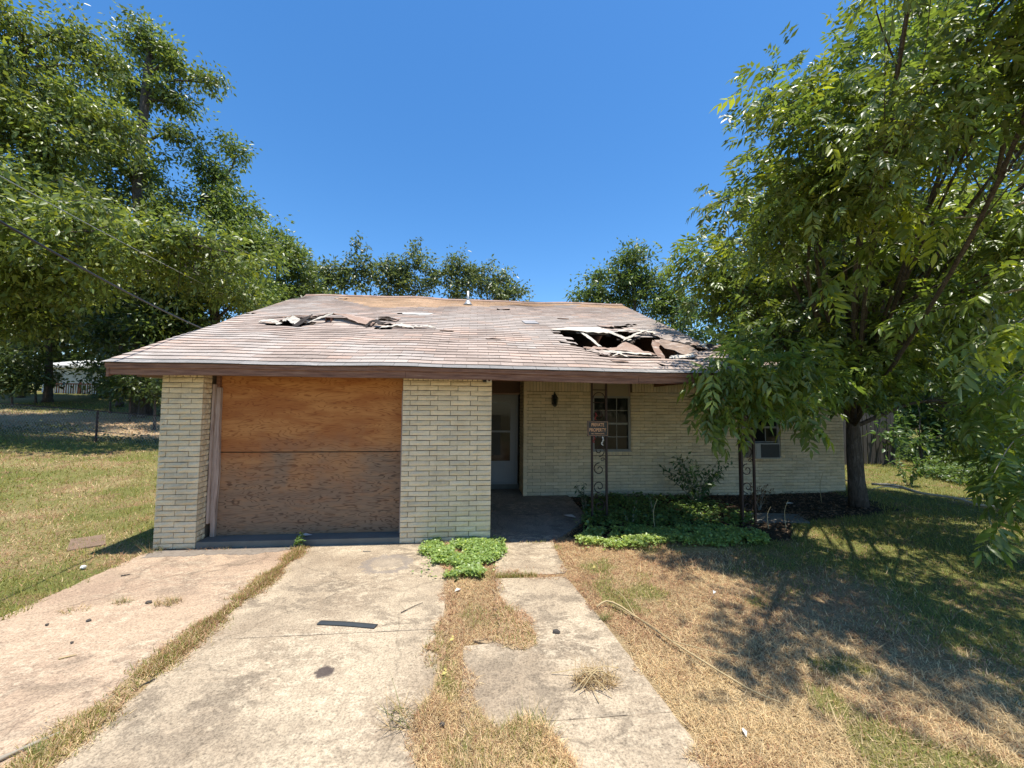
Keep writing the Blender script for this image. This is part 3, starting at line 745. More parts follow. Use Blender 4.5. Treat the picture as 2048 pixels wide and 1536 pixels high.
for q in range(5):
    x = 3.45 + 0.1 * q; v = 1.45 - 0.06 * q
    flap('torn_strip', [(x, v, .03), (x + .12, v - .1, .08), (x + .2, v - .2, .02)], [(x + .07, v + .05, .05), (x + .2, v - .02, .1), (x + .28, v - .12, .03)], (MT['felt_dark'], S, MT['felt'])[q % 3], n=8, k=2, rough=0.012, col=(0.25, 0.18, 0.14))
flap('torn_shingle', [(2.5, 2.62, .03), (2.72, 2.56, .05)], [(2.45, 2.85, .01), (2.8, 2.86, .02)], S, n=8, k=3, rough=0.008, col=(0.33, 0.24, 0.19))
flap('bare_patch', [(1.0, 2.85, .016), (1.28, 2.85, .018)], [(0.95, 3.12, .016), (1.22, 3.15, .016)], S, n=6, k=2, rough=0.002, col=(.33, .32, .32))
# left tear
flap('torn_strip', [(-3.78, 2.28, .03), (-3.55, 2.22, .06), (-3.4, 2.15, .03)], [(-3.72, 2.36, .05), (-3.5, 2.30, .08), (-3.35, 2.24, .03)], MT['felt'], k=2, rough=0.008)
flap('torn_strip', [(-3.42, 2.30, .03), (-3.28, 2.28, .08), (-3.1, 2.18, .02)], [(-3.38, 2.38, .05), (-3.22, 2.42, .12), (-3.0, 2.30, .05)], MT['felt'], k=3, rough=0.012)
flap('folded_sheet', [(-3.16, 2.15, .02), (-3.06, 2.30, .10), (-2.98, 2.44, .12)], [(-3.05, 2.14, .02), (-2.92, 2.32, .12), (-2.90, 2.46, .13)], MT['felt_dark'], n=8, k=3, rough=0.01)
flap('torn_shingle', [(-3.42, 2.40, .06), (-3.1, 2.46, .09), (-2.9, 2.50, .06)], [(-3.35, 2.62, .02), (-3.1, 2.7, .03), (-2.85, 2.68, .02)], S, n=10, k=3, rough=0.008, col=(0.24, 0.17, 0.13))
flap('torn_strip', [(-2.98, 2.28, .03), (-2.78, 2.36, .10), (-2.6, 2.52, .11)], [(-2.94, 2.36, .05), (-2.76, 2.42, .12), (-2.58, 2.58, .13)], MT['felt'], k=2, rough=0.006)
flap('lifted_sheet', [(-2.62, 2.56, .12), (-2.4, 2.50, .10), (-2.1, 2.36, .05), (-1.85, 2.28, .04)], [(-2.62, 2.80, .07), (-2.35, 2.82, .06), (-2.1, 2.75, .04), (-1.8, 2.62, .02)], S, n=16, k=4, rough=0.006, col=brown)
flap('lifted_sheet', [(-2.95, 2.52, .07), (-2.62, 2.56, .12)], [(-2.95, 2.80, .03), (-2.62, 2.80, .07)], S, n=8, k=4, rough=0.006, col=(0.32, 0.22, 0.17))
flap('folded_sheet', [(-1.98, 2.22, .02), (-1.88, 2.36, .10), (-1.7, 2.30, .05)], [(-1.92, 2.22, .02), (-1.82, 2.44, .11), (-1.62, 2.38, .06)], MT['felt_dark'], n=8, k=2, rough=0.008)
flap('torn_strip', [(-1.7, 2.16, .02), (-1.4, 2.22, .06), (-1.1, 2.16, .03)], [(-1.66, 2.24, .04), (-1.35, 2.34, .07), (-1.05, 2.26, .03)], MT['felt'], k=2, rough=0.010)
flap('torn_strip', [(-1.15, 2.20, .03), (-0.9, 2.16, .05), (-0.72, 2.2, .02)], [(-1.1, 2.27, .04), (-0.86, 2.24, .06), (-0.7, 2.26, .02)], MT['felt'], k=2, rough=0.008)
flap('lifted_shingle', [(-1.86, 2.84, .05), (-1.66, 2.88, .06), (-1.5, 2.82, .02)], [(-1.85, 3.0, .01), (-1.65, 3.02, .01), (-1.45, 3.0, .01)], S, n=8, k=3, rough=0.004, col=(0.28, 0.19, 0.15))
flap('lifted_shingle', [(-1.82, 2.68, .04), (-1.66, 2.70, .05), (-1.5, 2.66, .02)], [(-1.85, 2.8, .01), (-1.65, 2.82, .01), (-1.45, 2.8, .01)], S, n=8, k=3, rough=0.004, col=(0.33, 0.23, 0.18))
flap('bare_patch', [(-1.50, 3.46, .012), (-1.2, 3.44, .014), (-0.97, 3.47, .012)], [(-1.54, 3.56, .012), (-1.2, 3.6, .013), (-0.9, 3.6, .012)], MT['stone'], n=8, k=2, rough=0.002)
for (x, v) in ((-0.5, 2.02), (2.1, 0.42), (0.3, 1.5), (1.9, 3.45)):
    flap('lifted_shingle', [(x - .12, v, .016), (x, v - .01, .026), (x + .12, v, .014)], [(x - .13, v + .1, .006), (x, v + .1, .01), (x + .12, v + .1, .006)], S, n=6, k=2, rough=0.003, col=(0.30, 0.21, 0.16))
# box vent under the lifted sheet
vp = RP(np.array(-2.62), np.array(2.44), 0.0)
vb = MB(); vb.box(vp[0] - .085, vp[0] + .02, vp[1], vp[1] + .16, vp[2] - .02, vp[2] + .012); vb.box(vp[0] - .085, vp[0] - .07, vp[1], vp[1] + .16, vp[2] + .012, vp[2] + .09); vb.box(vp[0] + .005, vp[0] + .02, vp[1], vp[1] + .16, vp[2] + .012, vp[2] + .09); vb.box(vp[0] - .085, vp[0] + .02, vp[1], vp[1] + .16, vp[2] + .09, vp[2] + .1)
vb.build('roof_vent', MT['deckwood'], roof)
# rafters seen through the holes
rf = 0
for X in np.arange(-4.2, 4.0, 0.61):
    if 1.5 < X < 3.4: continue
    m = MB(); a = RP(np.array([X, X]), np.array([0.1, VL - 0.1]), -0.05); b = RP(np.array([X, X]), np.array([0.1, VL - 0.1]), -0.18)
    V = np.concatenate([a, b]); V = np.concatenate([V, V + np.array([0.04, 0, 0])])
    m.add(V, [(0, 1, 3, 2), (4, 6, 7, 5), (0, 4, 5, 1), (2, 3, 7, 6), (0, 2, 6, 4), (1, 5, 7, 3)]).build('rafter', MT['deck'], roof)
# plumbing vent pipe
pv = RP(np.array(-0.19), np.array(4.95), 0.0)
pp = MB(); pp.tube([pv + [0, 0, -.1], pv + [0, 0, .33]], .032, 10); pp.build('vent_pipe', MT['metal'], roof, True)
MB().tube([pv + [0, 0, -.03], pv + [0, 0, .02], pv + [0, 0, .10]], [.15, .085, .04], 12).build('pipe_flashing', MT['metal'], roof, True)

# fascia, trim, soffit, porch ceiling and beam
def strip_fascia(name, y0, y1, zlo, zhi, x0=XE0, x1=XE1, n=40, mat='fascia', parts=house):
    xs = np.linspace(x0, x1, n); wob = np.array([float(rdisp(x, 0.0)) for x in xs])
    V = []
    for x, q in zip(xs, wob):
        ql = q + 0.006 * math.sin(x * 2.3 + zlo * 9)
        V += [(x, y0, zlo + ql), (x, y1, zlo + ql), (x, y1, zhi + q), (x, y0, zhi + q)]
    F = []
    for i in range(n - 1):
        for j in range(4): k = (j + 1) % 4; F.append((i * 4 + j, i * 4 + k, i * 4 + 4 + k, i * 4 + 4 + j))
    F += [(0, 1, 2, 3), (n * 4 - 1, n * 4 - 2, n * 4 - 3, n * 4 - 4)]
    return MB().add(V, F).build(name, MT[mat], parts)
strip_fascia('fascia', -0.375, -0.345, 2.203, 2.315, XE0 + .05, -0.88)
strip_fascia('fascia', -0.374, -0.345, 2.196, 2.315, -0.876, 2.2)
strip_fascia('fascia', -0.375, -0.345, 2.199, 2.315, 2.204, XE1 - .03)
strip_fascia('drip_trim', -0.392, -0.376, 2.285, 2.338, XE0 + .01, XE1)
for X in (XE0 + 0.02, XE1 - 0.045):
    m = MB(); V = []
    for v in (0.0, VL):
        p = RP(np.array(X), np.array(v), -0.03); V += [p, p + [0.03, 0, 0], p + [0.03, 0, -.15], p + [0, 0, -.15]]
    m.add(V, [(0, 1, 5, 4), (1, 2, 6, 5), (2, 3, 7, 6), (3, 0, 4, 7), (3, 2, 1, 0), (4, 5, 6, 7)]).build('rake_board', MT['fascia'], house)
MB().box(XE0 + .05, XE1 - .05, -0.344, -0.0, 2.225, 2.235).build('soffit', MT['soffit'], house)
MB().box(XE0 + .05, P1L, 0.001, 9.8, 2.20, 2.22).build('soffit', MT['soffit'], house)
MB().box(P2R, 4.05, 0.0, 3.6, 2.432, 2.45).build('porch_ceiling', MT['beige'], house)
MB().box(P1L, P2R - .01, 0.3, 9.5, 2.33, 2.35).build('garage_ceiling', MT['deck'], house)
MB().box(P2R + .01, 4.75, 0.72, 0.82, 2.26, 2.43).build('porch_beam', MT['fascia'], house)
MB().box(3.1, 3.75, -0.28, -0.19, 2.135, 2.20).build('loose_board', MT['fascia'], house)
# header panel above the door and garage header
MB().box(P2R, XD + .01, 3.44, 3.5, 2.14, 2.43).build('door_header', MT['soffit'], house)

# wing roof, low, behind the trees
wr = MB(); c = (0.28, 0.2, 0.16)
def slope(x0, x1, y0, z0, y1, z1, m):
    m.add([(x0, y0, z0), (x1, y0, z0), (x1, y1, z1), (x0, y1, z1), (x0, y0, z0 - .04), (x1, y0, z0 - .04), (x1, y1, z1 - .04), (x0, y1, z1 - .04)],
          [(0, 1, 2, 3), (7, 6, 5, 4), (0, 4, 5, 1), (1, 5, 6, 2), (2, 6, 7, 3), (3, 7, 4, 0)], c)
slope(4.0, 8.8, 2.25, 2.52, 6.1, 3.45, wr); slope(4.0, 8.8, 6.101, 3.45, 10.0, 2.52, wr)
wr.build('wing_roof', MT['shingle'], house)
MB().box(4.05, 8.75, 2.27, 2.30, 2.34, 2.47).build('wing_fascia', MT['fascia'], house)

# front door (storm door)
DX0, DX1, DY = 0.14, 0.99, 3.40
door = MB().box(DX0 + 0.012, DX1 - 0.012, DY + .035, DY + .05, 0.11, 2.1).build('front_door', MT['doorwhite'], house)
def frame(x0, x1, y0, y1, z0, z1, t, name, mat, parent):
    m = MB(); m.box(x0, x0 + t, y0, y1, z0, z1); m.box(x1 - t, x1, y0, y1, z0, z1); m.box(x0 + t, x1 - t, y0, y1, z1 - t, z1); m.box(x0 + t, x1 - t, y0, y1, z0, z0 + t)
    return m.build(name, mat, parent)
frame(DX0, DX1, DY, DY + 0.03, 0.10, 2.11, 0.045, 'door_frame', MT['doorwhite'], door)
m = MB(); m.box(DX0 + .05, DX0 + .17, DY + .006, DY + .034, .15, 2.06); m.box(DX1 - .17, DX1 - .05, DY + .006, DY + .034, .15, 2.06); m.box(DX0 + .17, DX1 - .17, DY + .006, DY + .034, 1.93, 2.06); m.box(DX0 + .17, DX1 - .17, DY + .006, DY + .034, .15, .62)
m.build('stile', MT['doorwhite'], door)
MB().box(DX0 + .17, DX1 - .17, DY + .004, DY + .034, 1.26, 1.30).build('rail', MT['doorwhite'], door)
for a, b in ((.62, 1.26), (1.30, 1.93)): MB().box(DX0 + .17, DX1 - .17, DY + .022, DY + .030, a, b).build('pane', MT['glass'], door)
MB().box(DX0 + .17, .60, DY + .014, DY + .018, .75, 1.65).build('paper', MT['curtain'], door)
MB().box(P2R, XD, DY + .06, DY + .3, -0.02, 0.10).build('door_sill', MT['conc_grey'], house)

# windows
def window(o, cols, label):
    x0, x1, z0, z1 = o; zt = 2.09
    wn = MB().box(x0 + .05, x1 - .05, YM + .17, YM + .19, z0 + .05, zt - .03).build('window', MT['curtain'], house); wn['label'] = label
    frame(x0, x1, YM + .03, YM + .10, z0, zt, 0.045, 'frame', MT['alu'], wn)
    MB().box(x0, x1, YM + .05, YM + .09, zt + .002, z1).build('beige_panel', MT['beige'], wn)
    m = MB(); m.box(x0, x0 + .03, YM + .03, YM + .049, zt + .002, z1); m.box(x1 - .03, x1, YM + .03, YM + .049, zt + .002, z1); m.build('panel_trim', MT['trim'], wn)
    MB().box(x0 - .01, x1 + .01, YM - .02, YM + .029, z0 - .0, z0 + .02).build('sill', MT['alu'], wn)
    zm = (z0 + zt) / 2
    MB().box(x0 + .045, x1 - .045, YM + .045, YM + .085, zm - .02, zm + .02).build('meeting_rail', MT['alu'], wn)
    for (a, b) in ((z0 + .045, zm - .02), (zm + .02, zt - .045)):
        MB().box(x0 + .045, x1 - .045, YM + .062, YM + .074, (a + b) / 2 - .007, (a + b) / 2 + .007).build('muntin', MT['alu'], wn)
        for k in range(1, cols):
            xx = x0 + .045 + (x1 - x0 - .09) * k / cols
            MB().box(xx - .007, xx + .007, YM + .060, YM + .076, a, b).build('muntin', MT['alu'], wn)
        for k in range(cols):
            xa = x0 + .045 + (x1 - x0 - .09) * k / cols; xb = x0 + .045 + (x1 - x0 - .09) * (k + 1) / cols
            for p, q in ((a, (a + b) / 2), ((a + b) / 2, b)):
                MB().box(xa + .004, xb - .004, YM + .066, YM + .070, p + .004, q - .004).build('pane', MT['glass'], wn)
window(WIN1, 3, 'twelve-pane sash window behind the sign post'); window(WIN2, 3, 'sash window holding the air conditioner')

# ------------------------------------------------------------------ porch fittings
ac = empty('air_conditioner', (6.28, 2.5, 0.77), 'white window air conditioner with dark grille in the wing window', 'air conditioner')
m = MB(); m.box(6.0, 6.57, 2.42, 2.80, 0.775, 1.10); m.build('case', MT['acwhite'], ac)
MB().box(6.13, 6.55, 2.408, 2.419, 0.80, 1.08).build('grille', MT['foamgrey'], ac)
MB().box(6.02, 6.11, 2.412, 2.419, 0.80, 1.075).build('control_panel', MT['acwhite'], ac)

def lantern():
    x, y, z = 1.68, 2.62, 2.0
    t = empty('wall_lantern', (x, y, z), 'small black carriage lantern on the brick wall beside the door', 'lantern')
    m = MB(); m.box(x - .05, x + .05, YM - .035, YM - .018, z - .10, z + .10); m.tube(curve([(x, YM - .03, z + .02), (x, YM - .07, z + .15), (x, y, z + .16), (x, y, z + .12)], 10), .009, 6)
    m.build('bracket', MT['black'], t)
    m = MB(); m.tube([(x, y, z + .14), (x, y, z + .11), (x, y, z + .03)], [.012, .03, .078], 6); m.build('cap', MT['black'], t)
    m = MB()
    for k in range(6):
        a = k * math.pi / 3; m.tube([(x + .068 * math.cos(a), y + .068 * math.sin(a), z + .03), (x + .045 * math.cos(a), y + .045 * math.sin(a), z - .12)], .006, 4)
    m.tube([(x, y, z - .12), (x, y, z - .15)], [.05, .02], 6); m.build('cage', MT['black'], t)
    MB().tube([(x, y, z + .025), (x, y, z - .115)], [.058, .038], 6).build('glass', MT['glass'], t)
lantern()
sb = empty('security_light', (0.19, -0.02, 2.21), 'small white and black security light fixed to the brick pier top', 'security light')
MB().box(.165, .235, -0.065, -0.021, 2.185, 2.245).build('housing', MT['white'], sb); MB().box(.115, .163, -0.05, -0.021, 2.19, 2.24).build('bracket', MT['black'], sb)
MB().tube([(.20, -0.066, 2.215), (.20, -0.078, 2.215)], .016, 10).build('lens', MT['deckwood'], sb)

def spiral(c, r, turns, start, sgn, axis, n=26):
    t = np.linspace(0, 1, n); a = start + sgn * t * turns * 2 * math.pi; rr = r * (1 - 0.80 * t)
    X = np.cos(a) * rr; Z = np.sin(a) * rr
    return np.array(c) + X[:, None] * np.array(axis) + Z[:, None] * np.array([0, 0, 1.0])
def iron_post(name, x, y, z0, z1, panels, label):
    t = empty(name, (x, y, z0), label, 'porch post', 'wrought iron porch posts')
    W = 0.245
    feet = {(0, 0)}
    for ax in panels: feet.add((ax[0] * W, ax[1] * W))
    for (dx, dy) in sorted(feet): MB().box(x + dx - .016, x + dx + .016, y + dy - .016, y + dy + .016, z0 - .05, z1).build('upright', MT['iron'], t)
    for ax in panels:
        A = np.array([ax[0], ax[1], 0.0]); o = np.array([x, y, 0.0]) + A * W / 2
        bar = lambda P_, r_, nm: MB().tube(P_, r_, 5).build(nm, MT['iron'], t)
        for zz in (z0 + .10, z1 - .13, z1 - .34): bar([o - A * W / 2 + [0, 0, zz], o + A * W / 2 + [0, 0, zz]], .008, 'crossbar')
        bar(o + np.stack([A * (W / 2 - .02) * math.cos(a) + np.array([0, 0, z1 - .28 + .11 * math.sin(a)]) for a in np.linspace(0, math.pi, 14)]), .008, 'arch')
        H = (z1 - .40 - (z0 + .12)) / 3
        for q in range(3):
            zc = z0 + .12 + H * (q + .5); sg = 1 if q % 2 else -1; r = W / 2 - .02
            s1 = spiral(o + [0, 0, zc + H * .26], r, 1.25, -math.pi / 2, sg, A); s2 = spiral(o + [0, 0, zc - H * .26], r, 1.25, math.pi / 2, sg, A)
            mid = curve([s1[0], o + [0, 0, zc], s2[0]], 8)
            bar(np.vstack([s1[::-1], mid[1:-1], s2]), .009, 'scroll')
            bar(spiral(o + A * sg * r * .55 + [0, 0, zc], r * .38, 1.1, 0 if sg > 0 else math.pi, 1, A, 16), .007, 'scroll')
    return t
iron_post('porch_post', 1.945, 0.90, -0.02, 2.27, [(1, 0)], 'flat wrought iron scroll post carrying the private property sign')
iron_post('porch_post', 4.40, 0.70, -0.02, 2.27, [(1, 0), (-0.55, -0.9)], 'corner wrought iron scroll post under the hanging leaves')

# sign with lettering
sg = empty('warning_sign', (2.04, 0.86, 1.38), 'black private property sign wired to the iron porch post', 'sign')
SX0, SX1, SZ0, SZ1, SY = 1.855, 2.215, 1.375, 1.625, 0.868
MB().box(SX0, SX1, SY, SY + .006, SZ0, SZ1).build('panel', MT['black'], sg)
frame(SX0 + .012, SX1 - .012, SY - .0015, SY - .0002, SZ0 + .012, SZ1 - .012, .004, 'border_line', MT['letter'], sg)
def text(body, x, z, size, wid, name, parent, y, mat, bold=0.012):
    cu = bpy.data.curves.new(name, 'FONT'); cu.body = body; cu.size = 1.0; cu.align_x = 'CENTER'; cu.offset = bold; cu.extrude = 0.0
    o = bpy.data.objects.new(name, cu); COL.objects.link(o); bpy.context.view_layer.update()
    me = bpy.data.meshes.new_from_object(o.evaluated_get(bpy.context.evaluated_depsgraph_get())); bpy.data.objects.remove(o)
    V = np.array([v.co for v in me.vertices]); s_ = wid / (V[:, 0].max() - V[:, 0].min()); h = size / (V[:, 1].max() - V[:, 1].min())
    V2 = np.stack([x + (V[:, 0] - (V[:, 0].max() + V[:, 0].min()) / 2) * s_, np.full(len(V), y), z + (V[:, 1] - V[:, 1].min()) * h], 1) - base_of(parent)
    for v, c_ in zip(me.vertices, V2): v.co = c_
    me.materials.clear(); return link(name, me, mat, parent)
text('PRIVATE', 2.035, 1.535, .056, .215, 'lettering', sg, SY - .002, MT['letter'], 0.025)
text('PROPERTY', 2.035, 1.45, .058, .285, 'lettering', sg, SY - .002, MT['letter'], 0.025)
text('NO TRESPASSING', 2.035, 1.408, .020, .22, 'lettering', sg, SY - .002, MT['letter'], 0.02)
def rag(x, y, z, ln, mat, label, nm):
    P = curve([(x, y, z), (x + .01, y - .012, z - ln * .4), (x - .012, y, z - ln * .75), (x + .008, y - .01, z - ln)], 12); w_ = np.array([.006 + .010 * math.sin(i * 1.1) ** 2 for i in range(len(P))])
    V = np.concatenate([P - np.array([1, .3, 0]) * w_[:, None], P + np.array([1, -.3, 0]) * w_[:, None]]); n = len(P)
    o = MB().add(V, [(i, i + 1, n + i + 1, n + i) for i in range(n - 1)]).build(nm, mat); o['label'] = label; o['category'] = 'ribbon'; o['group'] = 'ribbons tied by the sign'
rag(2.0, .875, 1.76, .12, MT['red'], 'small red ribbon scrap just above the black sign', 'ribbon')
rag(1.965, .862, 1.385, .12, MT['red'], 'red ribbon scrap hanging under the black sign', 'ribbon')
rag(2.11, .862, 1.372, .15, MT['white'], 'white ribbon scrap hanging under the black sign', 'ribbon')

# ------------------------------------------------------------------ foliage helpers
def ortho(D, ref):
    S_ = np.cross(D, ref); S_ /= np.linalg.norm(S_, axis=1)[:, None] + 1e-9
    return S_, np.cross(S_, D)
def norm(a): return a / (np.linalg.norm(a, axis=-1, keepdims=True) + 1e-9)
def leaf_quads(P, D, N, L, Wd):
    """one folded rhombic leaf per row, 4 verts, 2 triangles"""
    S_ = norm(np.cross(D, N)); L = L[:, None]; Wd = Wd[:, None]
    a = P; t = P + D * L - N * L * 0.10; l = P + D * L * 0.42 + S_ * Wd * .5 + N * Wd * .18; r = P + D * L * 0.42 - S_ * Wd * .5 + N * Wd * .18
    V = np.stack([a, r, t, l], 1).reshape(-1, 3); n = len(P); k = np.arange(n)[:, None] * 4
    F = np.concatenate([k + np.array([[0, 1, 2]]), k + np.array([[0, 2, 3]])], 1).reshape(-1, 3)
    return V, F
def compound(P, D, size, pairs=5, lw=0.30, droop=0.35, g=rng):
    """pinnate leaves: P base, D direction, size length -> leaflets"""
    n = len(P); up = np.tile([0, 0, 1.0], (n, 1)); up += g.normal(0, .25, up.shape)
    S_, N = ortho(D, up); PP = []; DD = []; NN = []; LL = []
    for i in range(pairs):
        f = (i + 1.2) / (pairs + 0.6)
        base = P + D * (size * f)[:, None] - np.array([0, 0, 1.0]) * (size * droop * f * f)[:, None]
        for sgn in (-1, 1):
            d = norm(D * (0.45 + .25 * f) + sgn * S_ * 0.9 - np.array([0, 0, 1.0]) * (0.30 + g.random((n, 1)) * .5) + g.normal(0, .12, (n, 3)))
            PP.append(base); DD.append(d); NN.append(norm(N + g.normal(0, .35, (n, 3)))); LL.append(size * (0.36 + 0.12 * math.sin(math.pi * f)) * g.uniform(.8, 1.15, n))
    tip = P + D * size[:, None] - np.array([0, 0, 1.0]) * (size * droop)[:, None]
    PP.append(tip); DD.append(norm(D - np.array([0, 0, .6]))); NN.append(N); LL.append(size * .42)
    P2 = np.concatenate(PP); D2 = np.concatenate(DD); N2 = np.concatenate(NN); L2 = np.concatenate(LL)
    return P2, D2, N2, L2, L2 * lw
def leaf_colors(n, base, var=0.25, yellow=0.12, g=rng):
    c = np.tile(np.array(base), (n, 1)) * (1 + var * (g.random((n, 1)) * 2 - 1))
    y = g.random(n) < yellow
    c[y] *= np.array([1.55, 1.32, 1.0]); return c

def lobe_pts(c, r, n, g, shell=0.45):
    d = norm(g.normal(size=(n, 3))); rad = (shell + (1 - shell) * g.random((n, 1))) ** 0.6
    return np.array(c) + d * rad * np.array(r)

def tree(name, label, base, trunk, r0, lobes, leaf=0.14, clusters=40, per=30, crad=0.35, colr=(0.055, 0.09, 0.022), cat='tree', group=None,
         mode='simple', seed=1, droop=0.4, yellow=0.12, twigmat='bark', limb_r=0.35, gaps=0.0, shell=0.45, spiky=0.0, lscale=1.0):
    g = np.random.default_rng(seed); base = np.array(base, dtype=float)
    lobes = [(c_, np.array(r_ if np.ndim(r_) else (r_, r_, r_ * .85)) * lscale) for c_, r_ in lobes]
    t = empty(name, base, label, cat, group)
    tp = curve([base] + [np.array(p, dtype=float) for p in trunk], 14)
    rr = np.linspace(r0, r0 * 0.45, len(tp)); rr[0] *= 1.25
    m = MB(); m.tube(tp, rr * (1 + 0.06 * g.standard_normal(len(tp))), 9); m.build('trunk', MT['bark'], t, True)
    br = MB(); CP = []; CD = []
    for (c, r) in lobes:
        c = np.array(c, dtype=float); r = np.array(r if np.ndim(r) else (r, r, r * .85), dtype=float)
        # attach at the trunk point below the lobe
        zi = np.argmin(np.abs(tp[:, 2] - (c[2] - 0.9 * np.linalg.norm((c - tp[-1])[:2]) * .6 - .3)))
        zi = max(zi, int(len(tp) * .35)); a = tp[zi]
        mid = (a + c) / 2 + np.array([0, 0, .12]) * np.linalg.norm(c - a) + g.normal(0, .06, 3) * np.linalg.norm(c - a)
        path = curve([a, mid, c], 12); lr = r0 * limb_r * (0.6 + 0.4 * min(1, r[0] / 1.2))
        br.tube(path, np.linspace(lr, lr * .3, len(path)), 6)
        k = max(5, int(clusters * (r[0] * r[1] * r[2]) ** (2 / 3)))
        pts = lobe_pts(c, r, k, g, shell)
        out_ = g.random(k) < .22; pts[out_] = c + (pts[out_] - c) * g.uniform(1.12, 1.5, (out_.sum(), 1))
        if mode == 'simple' or r[0] > .62:
            hole = fbm(pts[:, 0] * .75 + pts[:, 1] * .45 + seed, pts[:, 2] * .8 + seed * 1.7, 2); pts = pts[(hole > (.36 if mode == 'simple' else .40)) | out_]
        for q in pts:
            j = g.integers(len(path) // 2, len(path)); s0 = path[j]
            md = (s0 + q) / 2 + g.normal(0, .08, 3) * np.linalg.norm(q - s0)
            bp = curve([s0, md, q], 6); br.tube(bp, np.linspace(lr * .22, lr * .07, len(bp)), 4, cap=False)
            CP.append(q); CD.append(norm(q - s0))
            if g.random() < .5: CP.append(md); CD.append(norm(q - s0))
    br.build('branches', MT[twigmat], t, True)
    CP = np.array(CP); CD = np.array(CD)
    if gaps: keep = g.random(len(CP)) > gaps; CP, CD = CP[keep], CD[keep]
    n = len(CP)
    ct = 0.72 + 0.56 * g.random((n, 1))
    if mode == 'pinnate':
        P = np.repeat(CP, per, 0); D0 = np.repeat(CD, per, 0); tint = np.repeat(ct, per, 0); N_ = len(P)
        P = P + g.normal(0, crad, (N_, 3)) * np.array([1, 1, .8])
        D = norm(D0 * .8 + g.normal(0, .7, (N_, 3)) - np.array([0, 0, droop])); size = leaf * g.uniform(.7, 1.25, N_) * np.clip(np.linalg.norm(P - CAM, axis=1) / 8.0, .52, 1.0)
        P2, D2, N2, L2, W2 = compound(P, D, size, 4, 0.36, .22, g)
        c = leaf_colors(N_, colr, .2, yellow, g) * tint; reps = len(P2) // N_; c = np.tile(c, (reps, 1)) * (1 + .18 * g.standard_normal((len(P2), 1)))
    else:
        cnt = np.maximum(6, (per * g.uniform(.35, 1.65, n)).astype(int)); P = np.repeat(CP, cnt, 0); tint = np.repeat(ct, cnt, 0); N_ = len(P)
        off = g.normal(0, 1, (N_, 3)) * np.repeat(crad * g.uniform(.55, 1.25, n), cnt)[:, None] * np.array([1, 1, .75])
        if spiky: off[:, 2] *= 1 + spiky
        P2 = P + off; D2 = norm(off * .6 / crad + g.normal(0, .6, (N_, 3)) - np.array([0, 0, droop])); N2 = norm(g.normal(0, .6, (N_, 3)) + np.array([0, 0, .8]))
        L2 = leaf * g.uniform(.6, 1.3, N_); W2 = L2 * .46
        c = leaf_colors(N_, colr, .28, yellow, g) * tint
    V, F = leaf_quads(P2, D2, N2, L2, W2)
    me = fast_mesh('crown', V - base, F, np.repeat(np.clip(c, 0.004, 1), 4, 0))
    link('crown', me, MT['leaf'], t)
    return t

def L(px, py, Y, r): return (at(px, py, Y), r)

# ------------------------------------------------------------------ right pecan tree
PB = (7.44, 1.54, -0.02)
pec_trunk = [(7.40, 1.55, 1.0), (7.38, 1.5, 2.0), (7.55, 1.35, 3.0), (7.9, 1.3, 4.2), (8.2, 1.4, 5.4)]
pec_lobes = [L(1830, 70, 1.4, 1.25), L(1720, 190, 1.5, 1.15), L(1600, 300, 1.6, 1.05), L(1730, 350, 1.6, 1.2), L(1560, 190, 1.8, .55), L(1885, 250, 1.3, .8), L(1530, 380, 1.6, .7),
             L(1470, 560, 1.4, .85), L(1590, 540, 1.4, 1.1), L(1740, 530, 1.5, 1.2), L(1880, 480, 1.2, 1.0), L(1430, 620, 1.9, .7), L(1560, 660, 1.2, .8), L(1700, 680, 1.2, .95), L(1420, 520, 1.8, .55),
             L(1850, 690, 1.0, .7), L(1990, 620, .8, .75), L(2030, 820, .6, .9), L(1990, 180, 1.0, .6), L(2060, 330, .6, .9), L(1960, 420, -.6, .7), L(2050, 560, -.8, .7),
             ((4.2, -1.4, 4.9), .7), ((4.2, -1.4, 4.9), .75), ((3.9, -.6, 4.5), .5), ((3.9, -.6, 4.5), .4), ((3.7, -2.4, 4.5), .5), ((3.7, -2.4, 4.5), .45), ((5.0, -2.1, 4.7), 0.5), ((7.4, -2.6, 4.8), .8), ((5.9, -3.4, 4.9), .6), ((7.6, 2.8, 6.2), 1.0),
             ((2.9, -3.3, 5.2), .32), ((2.9, -3.3, 5.2), .32), ((3.9, -3.5, 5.2), .5), ((3.9, -3.5, 5.2), .5), ((5.0, -4.0, 5.3), .6), ((5.0, -4.0, 5.3), .6), ((4.1, -1.3, 5.0), .5), ((3.9, -3.4, 5.2), .4), ((4.6, -2.7, 5.2), .4), ((3.5, -1.5, 5.3), .35), ((4.6, -2.7, 5.2), .45), ((4.6, -2.7, 5.2), .45), L(1720, 610, .4, .7), L(1740, 720, .3, .5), L(1770, 440, .5, .75), L(1690, 480, .6, .6), L(1735, 765, .8, .42), L(1690, 740, .9, .4)]
pecan = tree('pecan_tree', 'large leafy pecan tree overhanging the front yard, trunk beside the house corner', PB, pec_trunk, 0.132, pec_lobes, leaf=0.32, clusters=33, per=11, crad=0.21,
             colr=(0.120, 0.165, 0.034), mode='pinnate', seed=11, droop=.32, yellow=.14, limb_r=.36)

